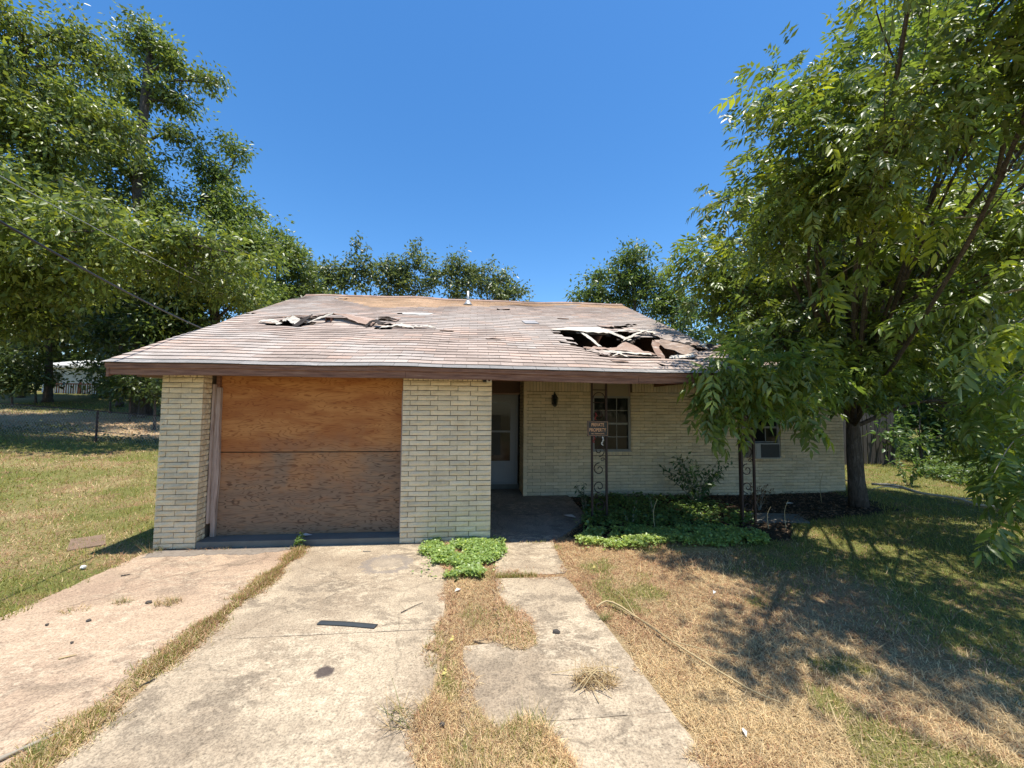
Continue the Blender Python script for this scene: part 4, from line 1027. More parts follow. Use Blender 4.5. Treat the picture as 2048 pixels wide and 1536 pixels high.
def leaf_shape():
    """single pinnate leaf near the camera: modelled leaflets of six verts, rachis"""
    g = np.random.default_rng(random.randrange(10 ** 6))
    P = np.zeros((1, 3)); D = np.array([[1.0, 0, 0]]); P2, D2, N2, L2, W2 = compound(P, D, np.array([0.34]), 5, .30, .30, g)
    N2 = norm(np.tile([0, 0, 1.0], (len(P2), 1)) + g.normal(0, .35, (len(P2), 3))); S_ = norm(np.cross(D2, N2)); N2 = np.cross(S_, D2)
    V = []; F = []; C = []
    for p, d, nn, s_, l, w_ in zip(P2, D2, N2, S_, L2, W2):
        b = len(V); bend = lambda f: -nn * l * .22 * f * f
        V += [p, p + d * l * .25 + s_ * w_ * .42 + nn * w_ * .12 + bend(.25), p + d * l * .6 + s_ * w_ * .46 + nn * w_ * .12 + bend(.6), p + d * l + bend(1.0), p + d * l * .6 - s_ * w_ * .46 + nn * w_ * .12 + bend(.6), p + d * l * .25 - s_ * w_ * .42 + nn * w_ * .12 + bend(.25), p + d * l * .45 + bend(.45)]
        F += [(b, b + 6, b + 1), (b + 1, b + 6, b + 2), (b + 2, b + 6, b + 3), (b, b + 5, b + 6), (b + 5, b + 4, b + 6), (b + 4, b + 3, b + 6)]
        cc = np.array([0.125, 0.178, 0.036]) * g.uniform(.75, 1.3); C += [cc] * 7
    return V, F, C
LEAFV = []
for k in range(8):
    V, F, C = leaf_shape(); C = np.array(C)
    if k >= 6: C = C * np.array([2.1, 1.75, 1.2])
    me = fast_mesh('leaf', np.array(V), np.array(F), C); me.materials.append(MT['leaf']); LEAFV.append(me)
def place_leaf(p, d, s_, roll, kind=None):
    d = Vector(d).normalized(); up = Vector((0, 0, 1)); s1 = up.cross(d)
    if s1.length < 1e-3: s1 = Vector((0, 1, 0))
    s1.normalize(); u1 = d.cross(s1)
    R_ = Matrix((d, s1, u1)).transposed().to_4x4() @ Matrix.Rotation(roll, 4, 'X') @ Matrix.Scale(s_, 4)
    o = bpy.data.objects.new('leaf', LEAFV[random.randrange(6) if kind is None else kind]); COL.objects.link(o); o.parent = pecan
    o.matrix_local = Matrix.Translation(Vector(p) - Vector(PB)) @ R_
boughs = [  # (points, radius, leaves, scale, yellow chance)
    ([at(2100, 385, -1.9), at(1990, 425, -1.7), at(1900, 436, -1.6), at(1835, 425, -1.5), at(1812, 395, -1.5)], .014, 26, .9, .3),
    ([at(1960, 433, -1.7), at(1850, 470, -1.3), at(1760, 500, -1.0), at(1660, 560, -.8)], .010, 22, .9, .15),
    ([at(1835, 420, -1.5), at(1760, 400, -1.2), at(1680, 430, -1.0)], .007, 14, .95, .45),
    ([at(2120, 560, -1.6), at(1990, 590, -1.2), at(1900, 610, -.9), at(1800, 640, -.6)], .02, 22, .9, .12),
    ([at(2090, 600, -2.0), at(2030, 650, -2.0), at(1960, 690, -1.9)], .008, 12, .85, .8),
    ([at(2100, 850, -1.2), at(2030, 880, -1.2), at(1980, 960, -1.2)], .01, 16, .9, .05),
    ([at(2080, 720, -1.4), at(1990, 800, -1.0), at(1930, 850, -.8)], .01, 14, .9, .1),
    ([at(1700, 770, 1.3), at(1640, 740, .6), at(1560, 730, .1), at(1490, 740, -.3), at(1420, 770, -.5)], .018, 32, .9, .2),
    ([at(1560, 730, .1), at(1560, 775, -.3), at(1588, 815, -.4)], .008, 14, .9, .3),
    ([at(1490, 740, -.3), at(1450, 790, -.5), at(1430, 840, -.5)], .007, 20, .9, .1),
    ([at(1640, 740, .6), at(1620, 790, 0), at(1618, 840, -.2)], .008, 12, .9, .2),
    ([at(1520, 735, 0), at(1490, 700, -.2), at(1470, 690, -.3)], .006, 14, .9, .25),
    ([at(2080, 120, .2), at(2020, 180, .1), at(1990, 250, 0)], .012, 12, 1.0, .1),
    ([at(2100, 950, -1.6), at(2040, 1000, -1.5), at(2010, 1030, -1.5)], .006, 8, .9, .0)]
for pts, r, nl, sc_, yc in boughs:
    path = curve(pts, 14); MB().tube(path, np.linspace(r, r * .35, len(path)), 6).build('bough', MT['twig'], pecan, True)
    for q in range(nl):
        j = random.randrange(2, len(path)); p = path[j] + rng.normal(0, .05, 3); tg = path[j] - path[j - 1]; tg /= np.linalg.norm(tg)
        d = tg * .5 + rng.normal(0, .65, 3) + np.array([0, 0, -.25])
        place_leaf(p, d, sc_ * random.uniform(1.0, 1.5), random.uniform(-.7, .7), (6 + random.randrange(2)) if random.random() < yc else None)
# extra masses of the hanging bough in front of the corner post
tree_extra = [L(1440, 725, -.65, .26), L(1500, 730, -.65, .32), L(1565, 715, -.6, .36), L(1620, 730, -.4, .4), L(1480, 790, -.3, .42), L(1560, 760, .1, .45), L(1612, 800, -.1, .24), L(1430, 800, -.45, .28), L(1630, 755, .5, .35), L(2010, 915, -1.0, .32), L(1990, 780, -.6, .5), L(2050, 985, -1.3, .28), L(1960, 560, -.9, .5)]
P = np.concatenate([lobe_pts(c, (r, r, r * .8), int(150 * r * r) + 12, rng, .2) for c, r in tree_extra]); D = norm(rng.normal(0, .8, P.shape) + np.array([-.2, -.2, -.6]))
P2, D2, N2, L2, W2 = compound(P, D, np.full(len(P), .37) * rng.uniform(.7, 1.2, len(P)), 4, .33)
V, F = leaf_quads(P2, D2, N2, L2, W2); c = np.tile(leaf_colors(len(P), (0.118, 0.172, 0.036), .3, .18), (len(P2) // len(P), 1))
link('low_foliage', fast_mesh('low_foliage', V - np.array(PB), F, np.repeat(c, 4, 0)), MT['leaf'], pecan, kind='stuff')

# ------------------------------------------------------------------ left trees
def gz(x, y): return float(terrain(x, y))
def T(px, Y, dy=0):
    p = at(px, 800, Y); return (p[0], Y, gz(p[0], Y))
b = T(285, 15)
tree('oak_tree', 'tall tree with a bare pale trunk reaching highest behind the left lawn', b, [at(283, 620, 15), at(285, 480, 15), at(275, 380, 15), at(290, 200, 15), at(300, 110, 15)], .34,
     [L(290, 90, 15, (1.5, 1.2, 1.3)), L(360, 130, 15, (.9, .9, .8)), L(420, 165, 15, (.8, .7, .6)), L(250, 180, 15.5, 1.5), L(340, 200, 15, 1.3), L(190, 230, 15, 1.8), L(360, 260, 14.8, (.9, .8, .5)), L(240, 330, 15, 1.9), L(170, 400, 15, 2.0), L(330, 420, 15.5, 1.6), L(250, 520, 14, 1.9), L(350, 560, 14.5, 1.8)],
     leaf=.215, clusters=20, per=60, crad=.28, colr=(.120, .162, .040), seed=21, lscale=.86, limb_r=.3)
b = T(-130, 9.0)
tree('pecan_tree', 'broad tree at the left edge with drooping light green boughs', b, [at(-120, 640, 9.2), at(-90, 520, 9.5), at(-30, 320, 10), at(10, 140, 10.5)], .30,
     [L(40, 60, 10.5, 1.6), L(130, 60, 11, (1.0, 1, 1.0)), L(110, 170, 10.5, 1.5), L(30, 250, 10, 1.6), L(150, 300, 10.5, 1.4), L(60, 400, 9.5, 1.6), L(180, 430, 10, 1.2), L(60, 520, 9, 1.4), L(-60, 330, 9.5, 2.0), L(-80, 120, 10, 2.0), L(150, 560, 10, 1.2), L(-40, 600, 9, 1.5), L(30, 640, 9, .9), L(100, 640, 9.5, .8), L(215, 130, 11.5, .9), ((-10.5, 6.0, 6.5), 1.2), ((-13.5, 5.6, 6.5), 1.3), ((-7.6, 7.4, 6.6), 1.0), ((-12, 7, 6.2), 1.7), ((-9.6, 8, 6.6), 1.5), ((-14.5, 6.5, 6.2), 1.8), ((-17, 7, 6), 1.9), ((-8.2, 9, 6.4), 1.4), ((-11.8, 4.4, 7.2), .5), L(215, 250, 11, 1.2), L(-20, 440, 9, 1.5)],
     leaf=.20, clusters=22, per=56, crad=.29, colr=(.125, .164, .038), seed=22, lscale=.9, yellow=.2, droop=.6, limb_r=.3)
b = T(430, 16)
tree('oak_tree', 'dense round-topped tree rising directly behind the roof left corner', b, [at(430, 640, 16), at(425, 520, 16), at(420, 400, 16)], .28,
     [L(430, 330, 16, (1.4, 1.3, 1.2)), L(395, 400, 16, 1.7), L(465, 420, 16, 1.5), L(440, 500, 15.5, 2.0), L(510, 500, 16, 1.6), L(360, 500, 15.5, 1.7), L(400, 590, 15, 2.0), L(500, 590, 15.5, 1.8), L(330, 650, 14.5, 1.8), L(470, 290, 16.3, .8)],
     leaf=.215, clusters=20, per=60, crad=.29, colr=(.112, .158, .038), seed=23, lscale=.86, limb_r=.3)
b = T(560, 20)
tree('oak_tree', 'rounded green tree tapering down to the roof ridge left end', b, [at(560, 640, 20), at(555, 540, 20)], .25,
     [L(545, 480, 20, (1.6, 1.5, 1.4)), L(580, 520, 20, 1.5), L(600, 570, 20, 1.5), L(520, 560, 20, 1.8), L(555, 620, 19.5, 2.0)],
     leaf=.235, clusters=20, per=60, crad=.30, colr=(.116, .162, .042), seed=24, lscale=.86, limb_r=.3)
# dark understorey trees behind the fence on the left
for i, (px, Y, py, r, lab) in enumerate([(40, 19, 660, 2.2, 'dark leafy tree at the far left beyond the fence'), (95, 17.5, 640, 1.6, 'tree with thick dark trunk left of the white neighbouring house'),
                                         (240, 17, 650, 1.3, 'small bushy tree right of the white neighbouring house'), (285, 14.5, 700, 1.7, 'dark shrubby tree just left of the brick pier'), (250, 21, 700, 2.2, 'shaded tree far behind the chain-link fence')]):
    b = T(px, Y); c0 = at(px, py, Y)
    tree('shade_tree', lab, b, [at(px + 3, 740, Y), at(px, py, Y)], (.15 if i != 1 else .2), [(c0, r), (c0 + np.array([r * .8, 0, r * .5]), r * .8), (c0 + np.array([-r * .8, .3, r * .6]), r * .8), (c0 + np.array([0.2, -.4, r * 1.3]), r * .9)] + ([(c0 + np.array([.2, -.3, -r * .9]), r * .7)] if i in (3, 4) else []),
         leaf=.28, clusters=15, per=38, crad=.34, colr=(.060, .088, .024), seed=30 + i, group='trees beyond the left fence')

for i, (px, Y, py, r, lab) in enumerate([(25, 15.5, 735, 1.3, 'dark bush at the far left edge behind the fence'), (72, 17, 745, .8, 'dark bush just left of the neighbouring deck'), (262, 13.5, 745, 1.1, 'dark bush right of the neighbouring deck'), (312, 12, 750, 1.0, 'dark bush partly hidden by the left brick pier'), (222, 15, 760, .6, 'small bush below the end of the deck')]):
    b = T(px, Y); c0 = at(px, py, Y)
    tree('fence_shrub', lab, b, [c0 + np.array([0, 0, -.3])], .05, [(c0, r), (c0 + np.array([r * .5, -.2, -r * .5]), r * .7), (c0 + np.array([-r * .5, .1, -r * .5]), r * .7), (c0 + np.array([0, 0, r * .7]), r * .7)], leaf=.2, clusters=18, per=32, crad=.25, colr=(.062, .092, .026), seed=160 + i, cat='shrub', group='bushes behind the left fence')
# trees behind the house
bgt = [(655, 24, 545, 1.3, 0.9, 'low green treetop just right of the ridge left end'), (712, 24, 520, .7, 2.0, 'narrow upright treetop behind the ridge'), (775, 25, 540, .9, 1.2, 'sparse treetop with bare twigs behind the ridge'),
       (830, 25, 530, 1.25, 1.9, 'tallest sparse treetop behind the ridge middle'), (915, 24, 535, .9, 1.6, 'slim treetop directly behind the vent pipe'), (975, 25, 555, 1.5, 1.3, 'spreading treetop right of the vent pipe'), (1030, 25, 590, .8, .7, 'short leaning treetop at the edge of open sky')]
for i, (px, Y, py, r, hgt, lab) in enumerate(bgt):
    b = T(px, Y); c0 = at(px, py, Y)
    r *= 1.25; lob = [(c0, (r * .8, r * .7, hgt * .55)), (c0 + np.array([r * .9, 0, -1.0]), (r * .7, r * .6, .7)), (c0 + np.array([-r * .9, 0, -1.1]), (r * .7, r * .6, .6)), (c0 + np.array([r * .55, 0, -.5]), (r * .6, r * .6, hgt * .4)), (c0 + np.array([-r * .5, 0, -.6]), (r * .6, r * .6, hgt * .4)), (c0 + np.array([.1, 0, hgt * .55]), (r * .28, r * .28, hgt * .5)), (c0 + np.array([r * .8, 0, hgt * .1]), (r * .2, r * .2, hgt * .4)), (c0 + np.array([-r * .6, 0, hgt * .15]), (r * .2, r * .2, hgt * .4)), (c0 + np.array([0, 0, -1.7]), (r, r, 1.0))]
    tree('ridge_tree', lab, b, [at(px, 640, Y), c0 + np.array([0, 0, -.3])], .07, lob, leaf=.30, clusters=18, per=17, crad=.26, colr=(.100, .132, .046), seed=50 + i, group='treetops behind the ridge', limb_r=.35)
bgr = [(1200, 22, 570, 1.6, 1.3, 'leafy treetop left of the tall one behind the right ridge end'), (1270, 21, 530, 1.6, 2.2, 'tallest bushy tree behind the right end of the ridge'), (1345, 20, 600, 1.7, 1.3, 'bright green tree between the ridge end and the pecan')]
for i, (px, Y, py, r, hgt, lab) in enumerate(bgr):
    b = T(px, Y); c0 = at(px, py, Y)
    lob = [(c0, (r * .8, r * .8, hgt * .6)), (c0 + np.array([r * .7, 0, -.7]), (r * .8, r * .8, hgt * .5)), (c0 + np.array([-r * .6, 0, -.7]), (r * .8, r * .8, hgt * .5)), (c0 + np.array([.2, 0, hgt * .65]), (r * .3, r * .3, hgt * .4)), (c0 + np.array([-.6, 0, hgt * .4]), (r * .25, r * .25, hgt * .35)), (c0 + np.array([0, 0, -2.0]), (r * 1.2, r, 1.4))]
    tree('ridge_tree', lab, b, [at(px, 680, Y), c0 + np.array([0, 0, hgt * .3])], .16, lob, leaf=.28, clusters=19, per=30, crad=.30, colr=(.092, .135, .034), seed=70 + i, group='treetops behind the ridge', limb_r=.3)

# woods on the right beyond the yard
rw_ = [(1480, 14, 640, 1.8, 'dark tree behind the wing roof'), (1600, 14, 640, 2.0, 'tree standing behind the wing in the shade'), (1740, 12, 690, 1.9, 'shaded tree behind the grey board fence'), (1850, 9.5, 720, 1.7, 'broad dark tree behind the fallen branch'),
       (1960, 7.5, 740, 1.6, 'dark tree near the right edge of the yard'), (2060, 5.5, 800, 1.4, 'tree at the far right edge of the yard'), (1900, 13, 560, 2.4, 'tall tree deep in the right-hand wood'), (2080, 10, 560, 2.6, 'tallest tree in the right-hand wood')]
for i, (px, Y, py, r, lab) in enumerate(rw_):
    b = T(px, Y); c0 = at(px, py, Y)
    lob = [(c0, r), (c0 + np.array([r * .8, -.3, r * .6]), r * .85), (c0 + np.array([-r * .7, .2, r * .5]), r * .85), (c0 + np.array([.3, -.5, -r * .8]), r * .85), (c0 + np.array([-.5, 0, r * 1.3]), r * .8)]
    tree('wood_tree', lab, b, [at(px, 860, Y), c0], .16, lob, leaf=.26, clusters=15, per=36, crad=.32, colr=(.070, .118, .032), seed=90 + i, group='trees of the right-hand wood')

# far wood that closes the view all round
g = np.random.default_rng(77); P = []
for a_ in np.arange(-1.25, 1.35, .028):
    R_ = g.uniform(44, 60); x = R_ * math.sin(a_); y = CAM[1] + R_ * math.cos(a_); hgt = g.uniform(5.0, 7.5) if abs(a_) < .55 else g.uniform(7, 12)
    P.append(lobe_pts((x, y, gz(x, y) + hgt * .5), (2.4, 2.4, hgt * .55), 620, g, .3))
P = np.concatenate(P); n = len(P); V, F = leaf_quads(P, norm(g.normal(0, 1, (n, 3))), norm(g.normal(0, .6, (n, 3)) + np.array([0, 0, .8])), g.uniform(.5, .95, n), g.uniform(.25, .45, n))
o = link('treeline', fast_mesh('treeline', V, F, np.repeat(leaf_colors(n, (.062, .09, .028), .35, .1, g), 4, 0)), MT['leaf'], kind='stuff'); o['label'] = 'far green treeline closing the view behind the yards'; o['category'] = 'treeline'

for i, (px, Y, py, r, lab) in enumerate([(1838, 6.0, 850, .8, 'shrub at the end of the grey board fence'), (1870, 8.2, 820, 1.1, 'dense shrub behind the weeds right of the fence'), (1940, 7.2, 850, 1.0, 'dark shrub under the wood, middle of three'), (2010, 6.2, 840, 1.1, 'dark shrub under the wood nearest the right edge'), (1760, 11, 800, 1.5, 'shrub rising behind the grey board fence'), (2075, 4.6, 880, 1.1, 'shrub cut by the right edge of the picture')]):
    b = T(px, Y); c0 = at(px, py, Y)
    tree('wood_shrub', lab, b, [c0 + np.array([0, 0, -.4])], .05, [(c0, r), (c0 + np.array([r * .7, -.2, -.3]), r * .8), (c0 + np.array([-r * .7, .1, -.2]), r * .8), (c0 + np.array([0, 0, r * .8]), r * .7)], leaf=.2, clusters=18, per=34, crad=.25, colr=(.078, .130, .034), seed=130 + i, cat='shrub', group='shrubs under the right-hand wood')
# ------------------------------------------------------------------ grass
EXCL = [SLAB_LEFT, SLAB_RIGHT, WALK_A, WALK_B, PORCH, PATCH]
def grass(name, label, n, region, seed, rmin=1.7, rmax=34, hscale=1.0, green=None, amax=1.02, flat=0.55, forced=None):
    g = np.random.default_rng(seed)
    if forced is None:
        r = np.exp(g.uniform(math.log(rmin), math.log(rmax), n)); a = YAW + g.uniform(-amax, amax, n)
        x = CAM[0] + r * np.sin(a); y = CAM[1] + r * np.cos(a)
    else: x, y = forced(g, n); r = np.hypot(x - CAM[0], y - CAM[1])
    k = region(x, y); x, y, r = x[k], y[k], r[k]; n = len(x)
    z = terrain(x, y)
    for p_ in (SL_G, SR_G, WALK_A, WALK_BG): z = np.where(inpoly(x, y, p_), 0.022, z)
    for p_ in SOIL: z = np.where(inpoly(x, y, p_), 0.033, z)
    d = dryness(x, y) if green is None else np.full(n, 1 - green)
    isdry = g.random(n) < np.clip(0.12 + d * 0.88, 0, 1)
    ln = (0.022 + 0.05 * g.random(n) ** 2) * hscale * (1 + 0.05 * r) * (.55 + .95 * fbm(x * 3.7 + 7, y * 3.7)); wd = (0.0010 + 0.00042 * r) * g.uniform(.7, 1.4, n)
    th = g.uniform(0, 2 * math.pi, n); lean = np.where(isdry, g.uniform(.5, 1.45, n), g.uniform(.15, 1.1, n)) * (flat + .45)
    D = np.stack([np.cos(th) * np.sin(lean), np.sin(th) * np.sin(lean), np.cos(lean)], 1)
    S_ = np.stack([-np.sin(th), np.cos(th), np.zeros(n)], 1)
    tw = g.uniform(-1, 1, (n, 1)); S_ = norm(S_ + D * 0 + np.stack([np.cos(th), np.sin(th), np.zeros(n)], 1) * tw * .8)
    P = np.stack([x, y, z - 0.004 + np.where(isdry, g.random(n) * .012, 0)], 1)
    a_ = P - S_ * wd[:, None]; b_ = P + S_ * wd[:, None]; t_ = P + D * ln[:, None]; t_[:, 2] -= ln * .15
    V = np.stack([a_, b_, t_], 1).reshape(-1, 3); F = np.arange(3 * n).reshape(n, 3)
    gc = np.array([0.215, 0.225, 0.058]) * (0.65 + 0.7 * g.random((n, 1))); gc[:, 0] *= 0.85 + .4 * g.random(n)
    pst = np.clip(.75 - .55 * sstep(-3.0, -1.2, y) + 1.2 * (fbm(x * 1.6 + 40, y * 1.6) - .5), .12, .92)[:, None]
    dc = np.where(g.random((n, 1)) < pst, np.array([0.56, 0.43, 0.235]), np.array([0.37, 0.225, 0.125])) * (0.58 + 0.7 * g.random((n, 1)) + .35 * (fbm(x * 2.3, y * 2.3)[:, None] - .5))
    c = np.where(isdry[:, None], dc, gc)
    o = link(name, fast_mesh(name, V, F, np.repeat(c, 3, 0)), MT['grass'], kind='stuff'); o['label'] = label; o['category'] = 'grass'
    return o
def notslab(x, y):
    k = np.ones(len(x), dtype=bool)
    jx = x + np.random.default_rng(1).normal(0, .022, len(x)) + .38 * (fbm(x * 4.5, y * 4.5 + 3) - .5); jy = y + np.random.default_rng(2).normal(0, .022, len(x)) + .38 * (fbm(x * 4.5 + 8, y * 4.5) - .5)
    for i_, p in enumerate(EXCL): k &= (~inpoly(jx, jy, p) | (~inpoly(x, y, p) if i_ < 4 else False))
    return k
house_fp = lambda x, y: ((x > -4.0) & (x < 0.25) & (y > 0.0) & (y < 9.6)) | ((x > 0.2) & (x < 8.4) & (y > 2.73) & (y < 9.6))
BEDP = [(1.35, 0.1), (1.95, 1.1), (2.0, 2.73), (8.0, 2.73), (7.6, 1.2), (5.2, 0.6), (4.5, -0.2), (2.0, -0.12)]
grass('lawn_grass', 'patchy green and straw grass of the lawn left of the house', 620000, lambda x, y: notslab(x, y) & ~house_fp(x, y) & (x < -2.3) & (y < 24), 5, rmin=2.2, rmax=32, amax=1.0)
mudf = lambda x, y: np.exp(-((x - 2.95) / 0.40) ** 2 - ((y + 0.47) / 0.10) ** 2) < 0.35
grass('front_yard_grass', 'dry straw-coloured grass turning green under the pecan tree', 560000, lambda x, y: notslab(x, y) & ~house_fp(x, y) & (x > -0.6) & ~inpoly(x, y, BEDP) & mudf(x, y) & (y < 20), 6, rmin=1.6, rmax=20, amax=1.0)
def crackpts(g, n):
    y = g.uniform(-3.6, -0.05, n); t = g.random(n); xl = np.interp(y, [-3.6, -3.0, -2.5, -1.8, -1.0, 0], [-2.3, -2.3, -2.26, -2.23, -2.18, -2.2]); xr = np.interp(y, [-3.6, -3.0, -2.7, -2.2, -1.0, 0], [-2.1, -2.1, -2.1, -2.11, -2.09, -2.15])
    cl = fbm(y * 3.1, y * 0 + 2)
    x = xl + (xr - xl) * t + g.normal(0, .02 + .03 * (cl > .5), n)
    keep = g.random(n) < np.where(cl > .42, 1, .25); x[~keep] = 99
    return x, y
grass('crack_weeds', 'thin line of weeds growing in the driveway crack', 26000, lambda x, y: x < 50, 8, forced=crackpts, green=.5, hscale=.9, flat=.5)
def strip2(g, n): return g.uniform(0.25, 1.0, n), g.normal(-1.09, .022, n)
grass('joint_weeds', 'row of green weeds in the walkway joint', 1500, lambda x, y: (fbm(x * 5, x * 0) > .4), 9, forced=strip2, green=.95, hscale=1.0, flat=.3)
def strawpts(g, n): return g.uniform(-.3, 4.2, n), g.uniform(-3.5, -.3, n)
so_ = grass('straw_litter', 'long loose straws lying on the dry front yard', 1500, lambda x, y: notslab(x, y) & (dryness(x, y) > .5), 14, forced=strawpts, green=0.0, hscale=2.6, flat=.9)
# tufts on the concrete
def tuft(x, y, r, n, label, seed, green=.2, h=1.3, z=.018, nm='weed_tuft'):
    g = np.random.default_rng(seed); m = MB()
    for i in range(n):
        a = g.uniform(0, 2 * math.pi); q = r * math.sqrt(g.random()); p = np.array([x + q * math.cos(a), y + .6 * q * math.sin(a), z]); th = g.uniform(0, 6.28); ln = g.uniform(.03, .075) * h
        d = np.array([math.cos(th) * .8, math.sin(th) * .8, g.uniform(.25, .9)]); s_ = np.array([-math.sin(th), math.cos(th), 0]) * .0025
        col = (.13, .16, .04) if g.random() < green else np.array([.44, .32, .16]) * g.uniform(.5, 1.1)
        m.add([p - s_, p + s_, p + d * ln], [(0, 1, 2)], col)
    o = m.build(nm, MT['grass']); o['label'] = label; o['category'] = 'weed' if nm == 'weed_tuft' else 'straw'
    if nm == 'weed_tuft': o['group'] = 'weed tufts on the concrete'
    return o
tuft(-2.80, -1.41, .12, 150, 'widest brown weed tuft on the pinkish driveway strip', 1); tuft(-3.22, -1.36, .08, 70, 'middle brown weed tuft on the pinkish driveway strip', 2, .4); tuft(-3.51, -1.48, .12, 60, 'thin weed tuft nearest the left driveway edge', 3, .1, .9)
tuft(-0.34, -2.95, .16, 110, 'spiky dry grass tuft leaning onto the driveway slab', 4, .25, 3.2); tuft(-2.30, -0.10, .03, 20, 'dry tuft at the garage step', 5, .2, 1.4); tuft(1.16, -2.0, .05, 60, 'green weed at the walkway right edge', 6, .8, 1.4)
tuft(-3.95, -0.05, .14, 90, 'dry grass tuft at the foot of the left brick pier', 7, .3, 3.0); tuft(-2.24, -3.05, .05, 50, 'green grass tuft at the bottom left driveway crack', 8, .8, 1.8); tuft(.33, -3.12, .17, 300, 'green and straw tuft at the bottom of the walkway', 9, .45, 2.4, -.005)
straw_pile = tuft(0.83, -2.75, .15, 260, 'loose pile of cut straw on the walkway', 10, .0, 2.0, .025, 'straw_pile')

# ------------------------------------------------------------------ ivy and bed plants
def groundcover(name, label, poly, n, hmax, seed, leaf=.034, colr=(.23, .32, .095), stuff=True):
    g = np.random.default_rng(seed); poly = np.array(poly); lo, hi = poly.min(0), poly.max(0); P = []
    x = g.uniform(lo[0], hi[0], n * 3); y = g.uniform(lo[1], hi[1], n * 3)
    wob = 0.22 * (fbm(x * 5, y * 5) - .5) + g.normal(0, 1, len(x)) * np.where(g.random(len(x)) < .25, .11, .02); wob = np.where(fbm(x * 6 + 50, y * 6, 3) < .36, 9, wob) if hmax < .3 else wob; k = inpoly(x + wob, y + wob, poly.tolist()); x, y = x[k][:n], y[k][:n]; n = len(x)
    hh = hmax * (0.35 + 0.9 * fbm(x * 3.3 + seed, y * 3.3)) if hmax < .3 else hmax * (0.12 + 2.2 * np.clip(fbm(x * .9 + seed, y * .9, 3) - .36, 0, 1) ** 1.0) * sstep(0, 1, 1.0 + 0 * x) ; z = terrain(x, y) + 0.02 + hh * g.random(n) ** .6
    P = np.stack([x, y, z], 1); th = g.uniform(0, 6.28, n); D = np.stack([np.cos(th), np.sin(th), g.normal(.05, .35, n)], 1); D = norm(D); N = norm(g.normal(0, .35, (n, 3)) + np.array([0, 0, 1.0]))
    Ls = leaf * g.uniform(.6, 1.3, n); V, F = leaf_quads(P, D, N, Ls, Ls * .85)
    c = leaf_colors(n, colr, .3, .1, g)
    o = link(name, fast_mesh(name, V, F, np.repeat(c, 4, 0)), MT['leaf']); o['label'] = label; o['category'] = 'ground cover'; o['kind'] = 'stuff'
groundcover('ivy', 'bright green creeping ivy clump between driveway and walkway', [(-0.68, -0.02), (-0.58, -0.30), (-0.42, -0.62), (-0.28, -0.95), (-.26, -1.15), (0.12, -1.15), (0.20, -.80), (0.34, -0.62), (0.44, -0.25), (0.30, .02)], 10000, .085, 41)
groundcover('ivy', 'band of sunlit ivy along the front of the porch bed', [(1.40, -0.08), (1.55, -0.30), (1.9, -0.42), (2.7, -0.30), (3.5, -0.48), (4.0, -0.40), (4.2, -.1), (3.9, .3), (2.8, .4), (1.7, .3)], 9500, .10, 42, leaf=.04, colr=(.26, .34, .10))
groundcover('ivy', 'ivy with shade-darkened leaf colour filling the bed beneath the porch window', [(1.6, .3), (2.0, .4), (4.4, .4), (4.8, 1.0), (4.4, 2.4), (2.5, 2.5), (2.05, 1.6)], 6000, .14, 43, leaf=.055, colr=(.13, .20, .055))  # same ivy, leaf colour darkened to stand for the porch shade
groundcover('undergrowth', 'tangle of green weeds at the edge of the right-hand wood', [(12.4, 4.4), (11.9, 3.2), (12.8, 2.2), (16, 2.8), (19, 5.5), (16, 8.5), (14.8, 6.0)], 15000, .9, 44, leaf=.085, colr=(.085, .13, .034))
groundcover('undergrowth', 'dark scrub below the trees at the right edge', [(11, .6), (12, -.4), (15, -.5), (19, 2), (17, 4.5), (13, 2.2)], 20000, 1.3, 45, leaf=.13, colr=(.045, .075, .022))
groundcover('brush_bank', 'low brush growing along the chain-link fence', [(-19, 8.7), (-8, 8.6), (-7.5, 9.6), (-19, 9.8)], 700, .5, 46, leaf=.11, colr=(.06, .075, .026))
def leafy_plant(x, y, h, n, label, seed, spread=.3, nm='weed_plant', leaf=.07, cat='plant', colr=(.06, .11, .035), z=None):
    g = np.random.default_rng(seed); z0 = gz(x, y) if z is None else z; t = empty(nm, (x, y, z0), label, cat); m = MB(); LP = []; LD = []
    for i in range(n):
        a = g.uniform(0, 6.28); e = np.array([x + spread * math.cos(a) * g.uniform(.3, 1), y + .7 * spread * math.sin(a), z0 + h * g.uniform(.5, 1)]); st = curve([(x + g.normal(0, .03), y + g.normal(0, .03), z0 - .02), ((x + e[0]) / 2, (y + e[1]) / 2, z0 + (e[2] - z0) * .65), e], 9)
        m.tube(st, np.linspace(.006, .002, len(st)), 4)
        for q in st[2:]:
            for _ in range(3): LP.append(q + g.normal(0, .015, 3)); LD.append(g.normal(0, 1, 3) + np.array([0, 0, .1]))
    m.build('stem', MT['twig'], t); LP = np.array(LP); LD = norm(np.array(LD)); k = len(LP); Ls = leaf * g.uniform(.6, 1.3, k)
    V, F = leaf_quads(LP, LD, norm(g.normal(0, .5, (k, 3)) + np.array([0, 0, 1.0])), Ls, Ls * .42); c = leaf_colors(k, colr, .3, .1, g)
    link('leaves', fast_mesh('leaves', V - np.array([x, y, z0]), F, np.repeat(c, 4, 0)), MT['leaf'], t, kind='stuff')
leafy_plant(4.35, 1.9, .95, 30, 'leafy shrub growing against the wall left of the corner post', 51, .75, 'shrub', .10, 'shrub')
leafy_plant(1.95, 1.35, .55, 6, 'upright weed beside the sign post', 52, .18, leaf=.08, colr=(.04, .07, .025)); leafy_plant(2.45, .55, .42, 6, 'leafy weed in the ivy right of the sign post', 53, .15, leaf=.08)
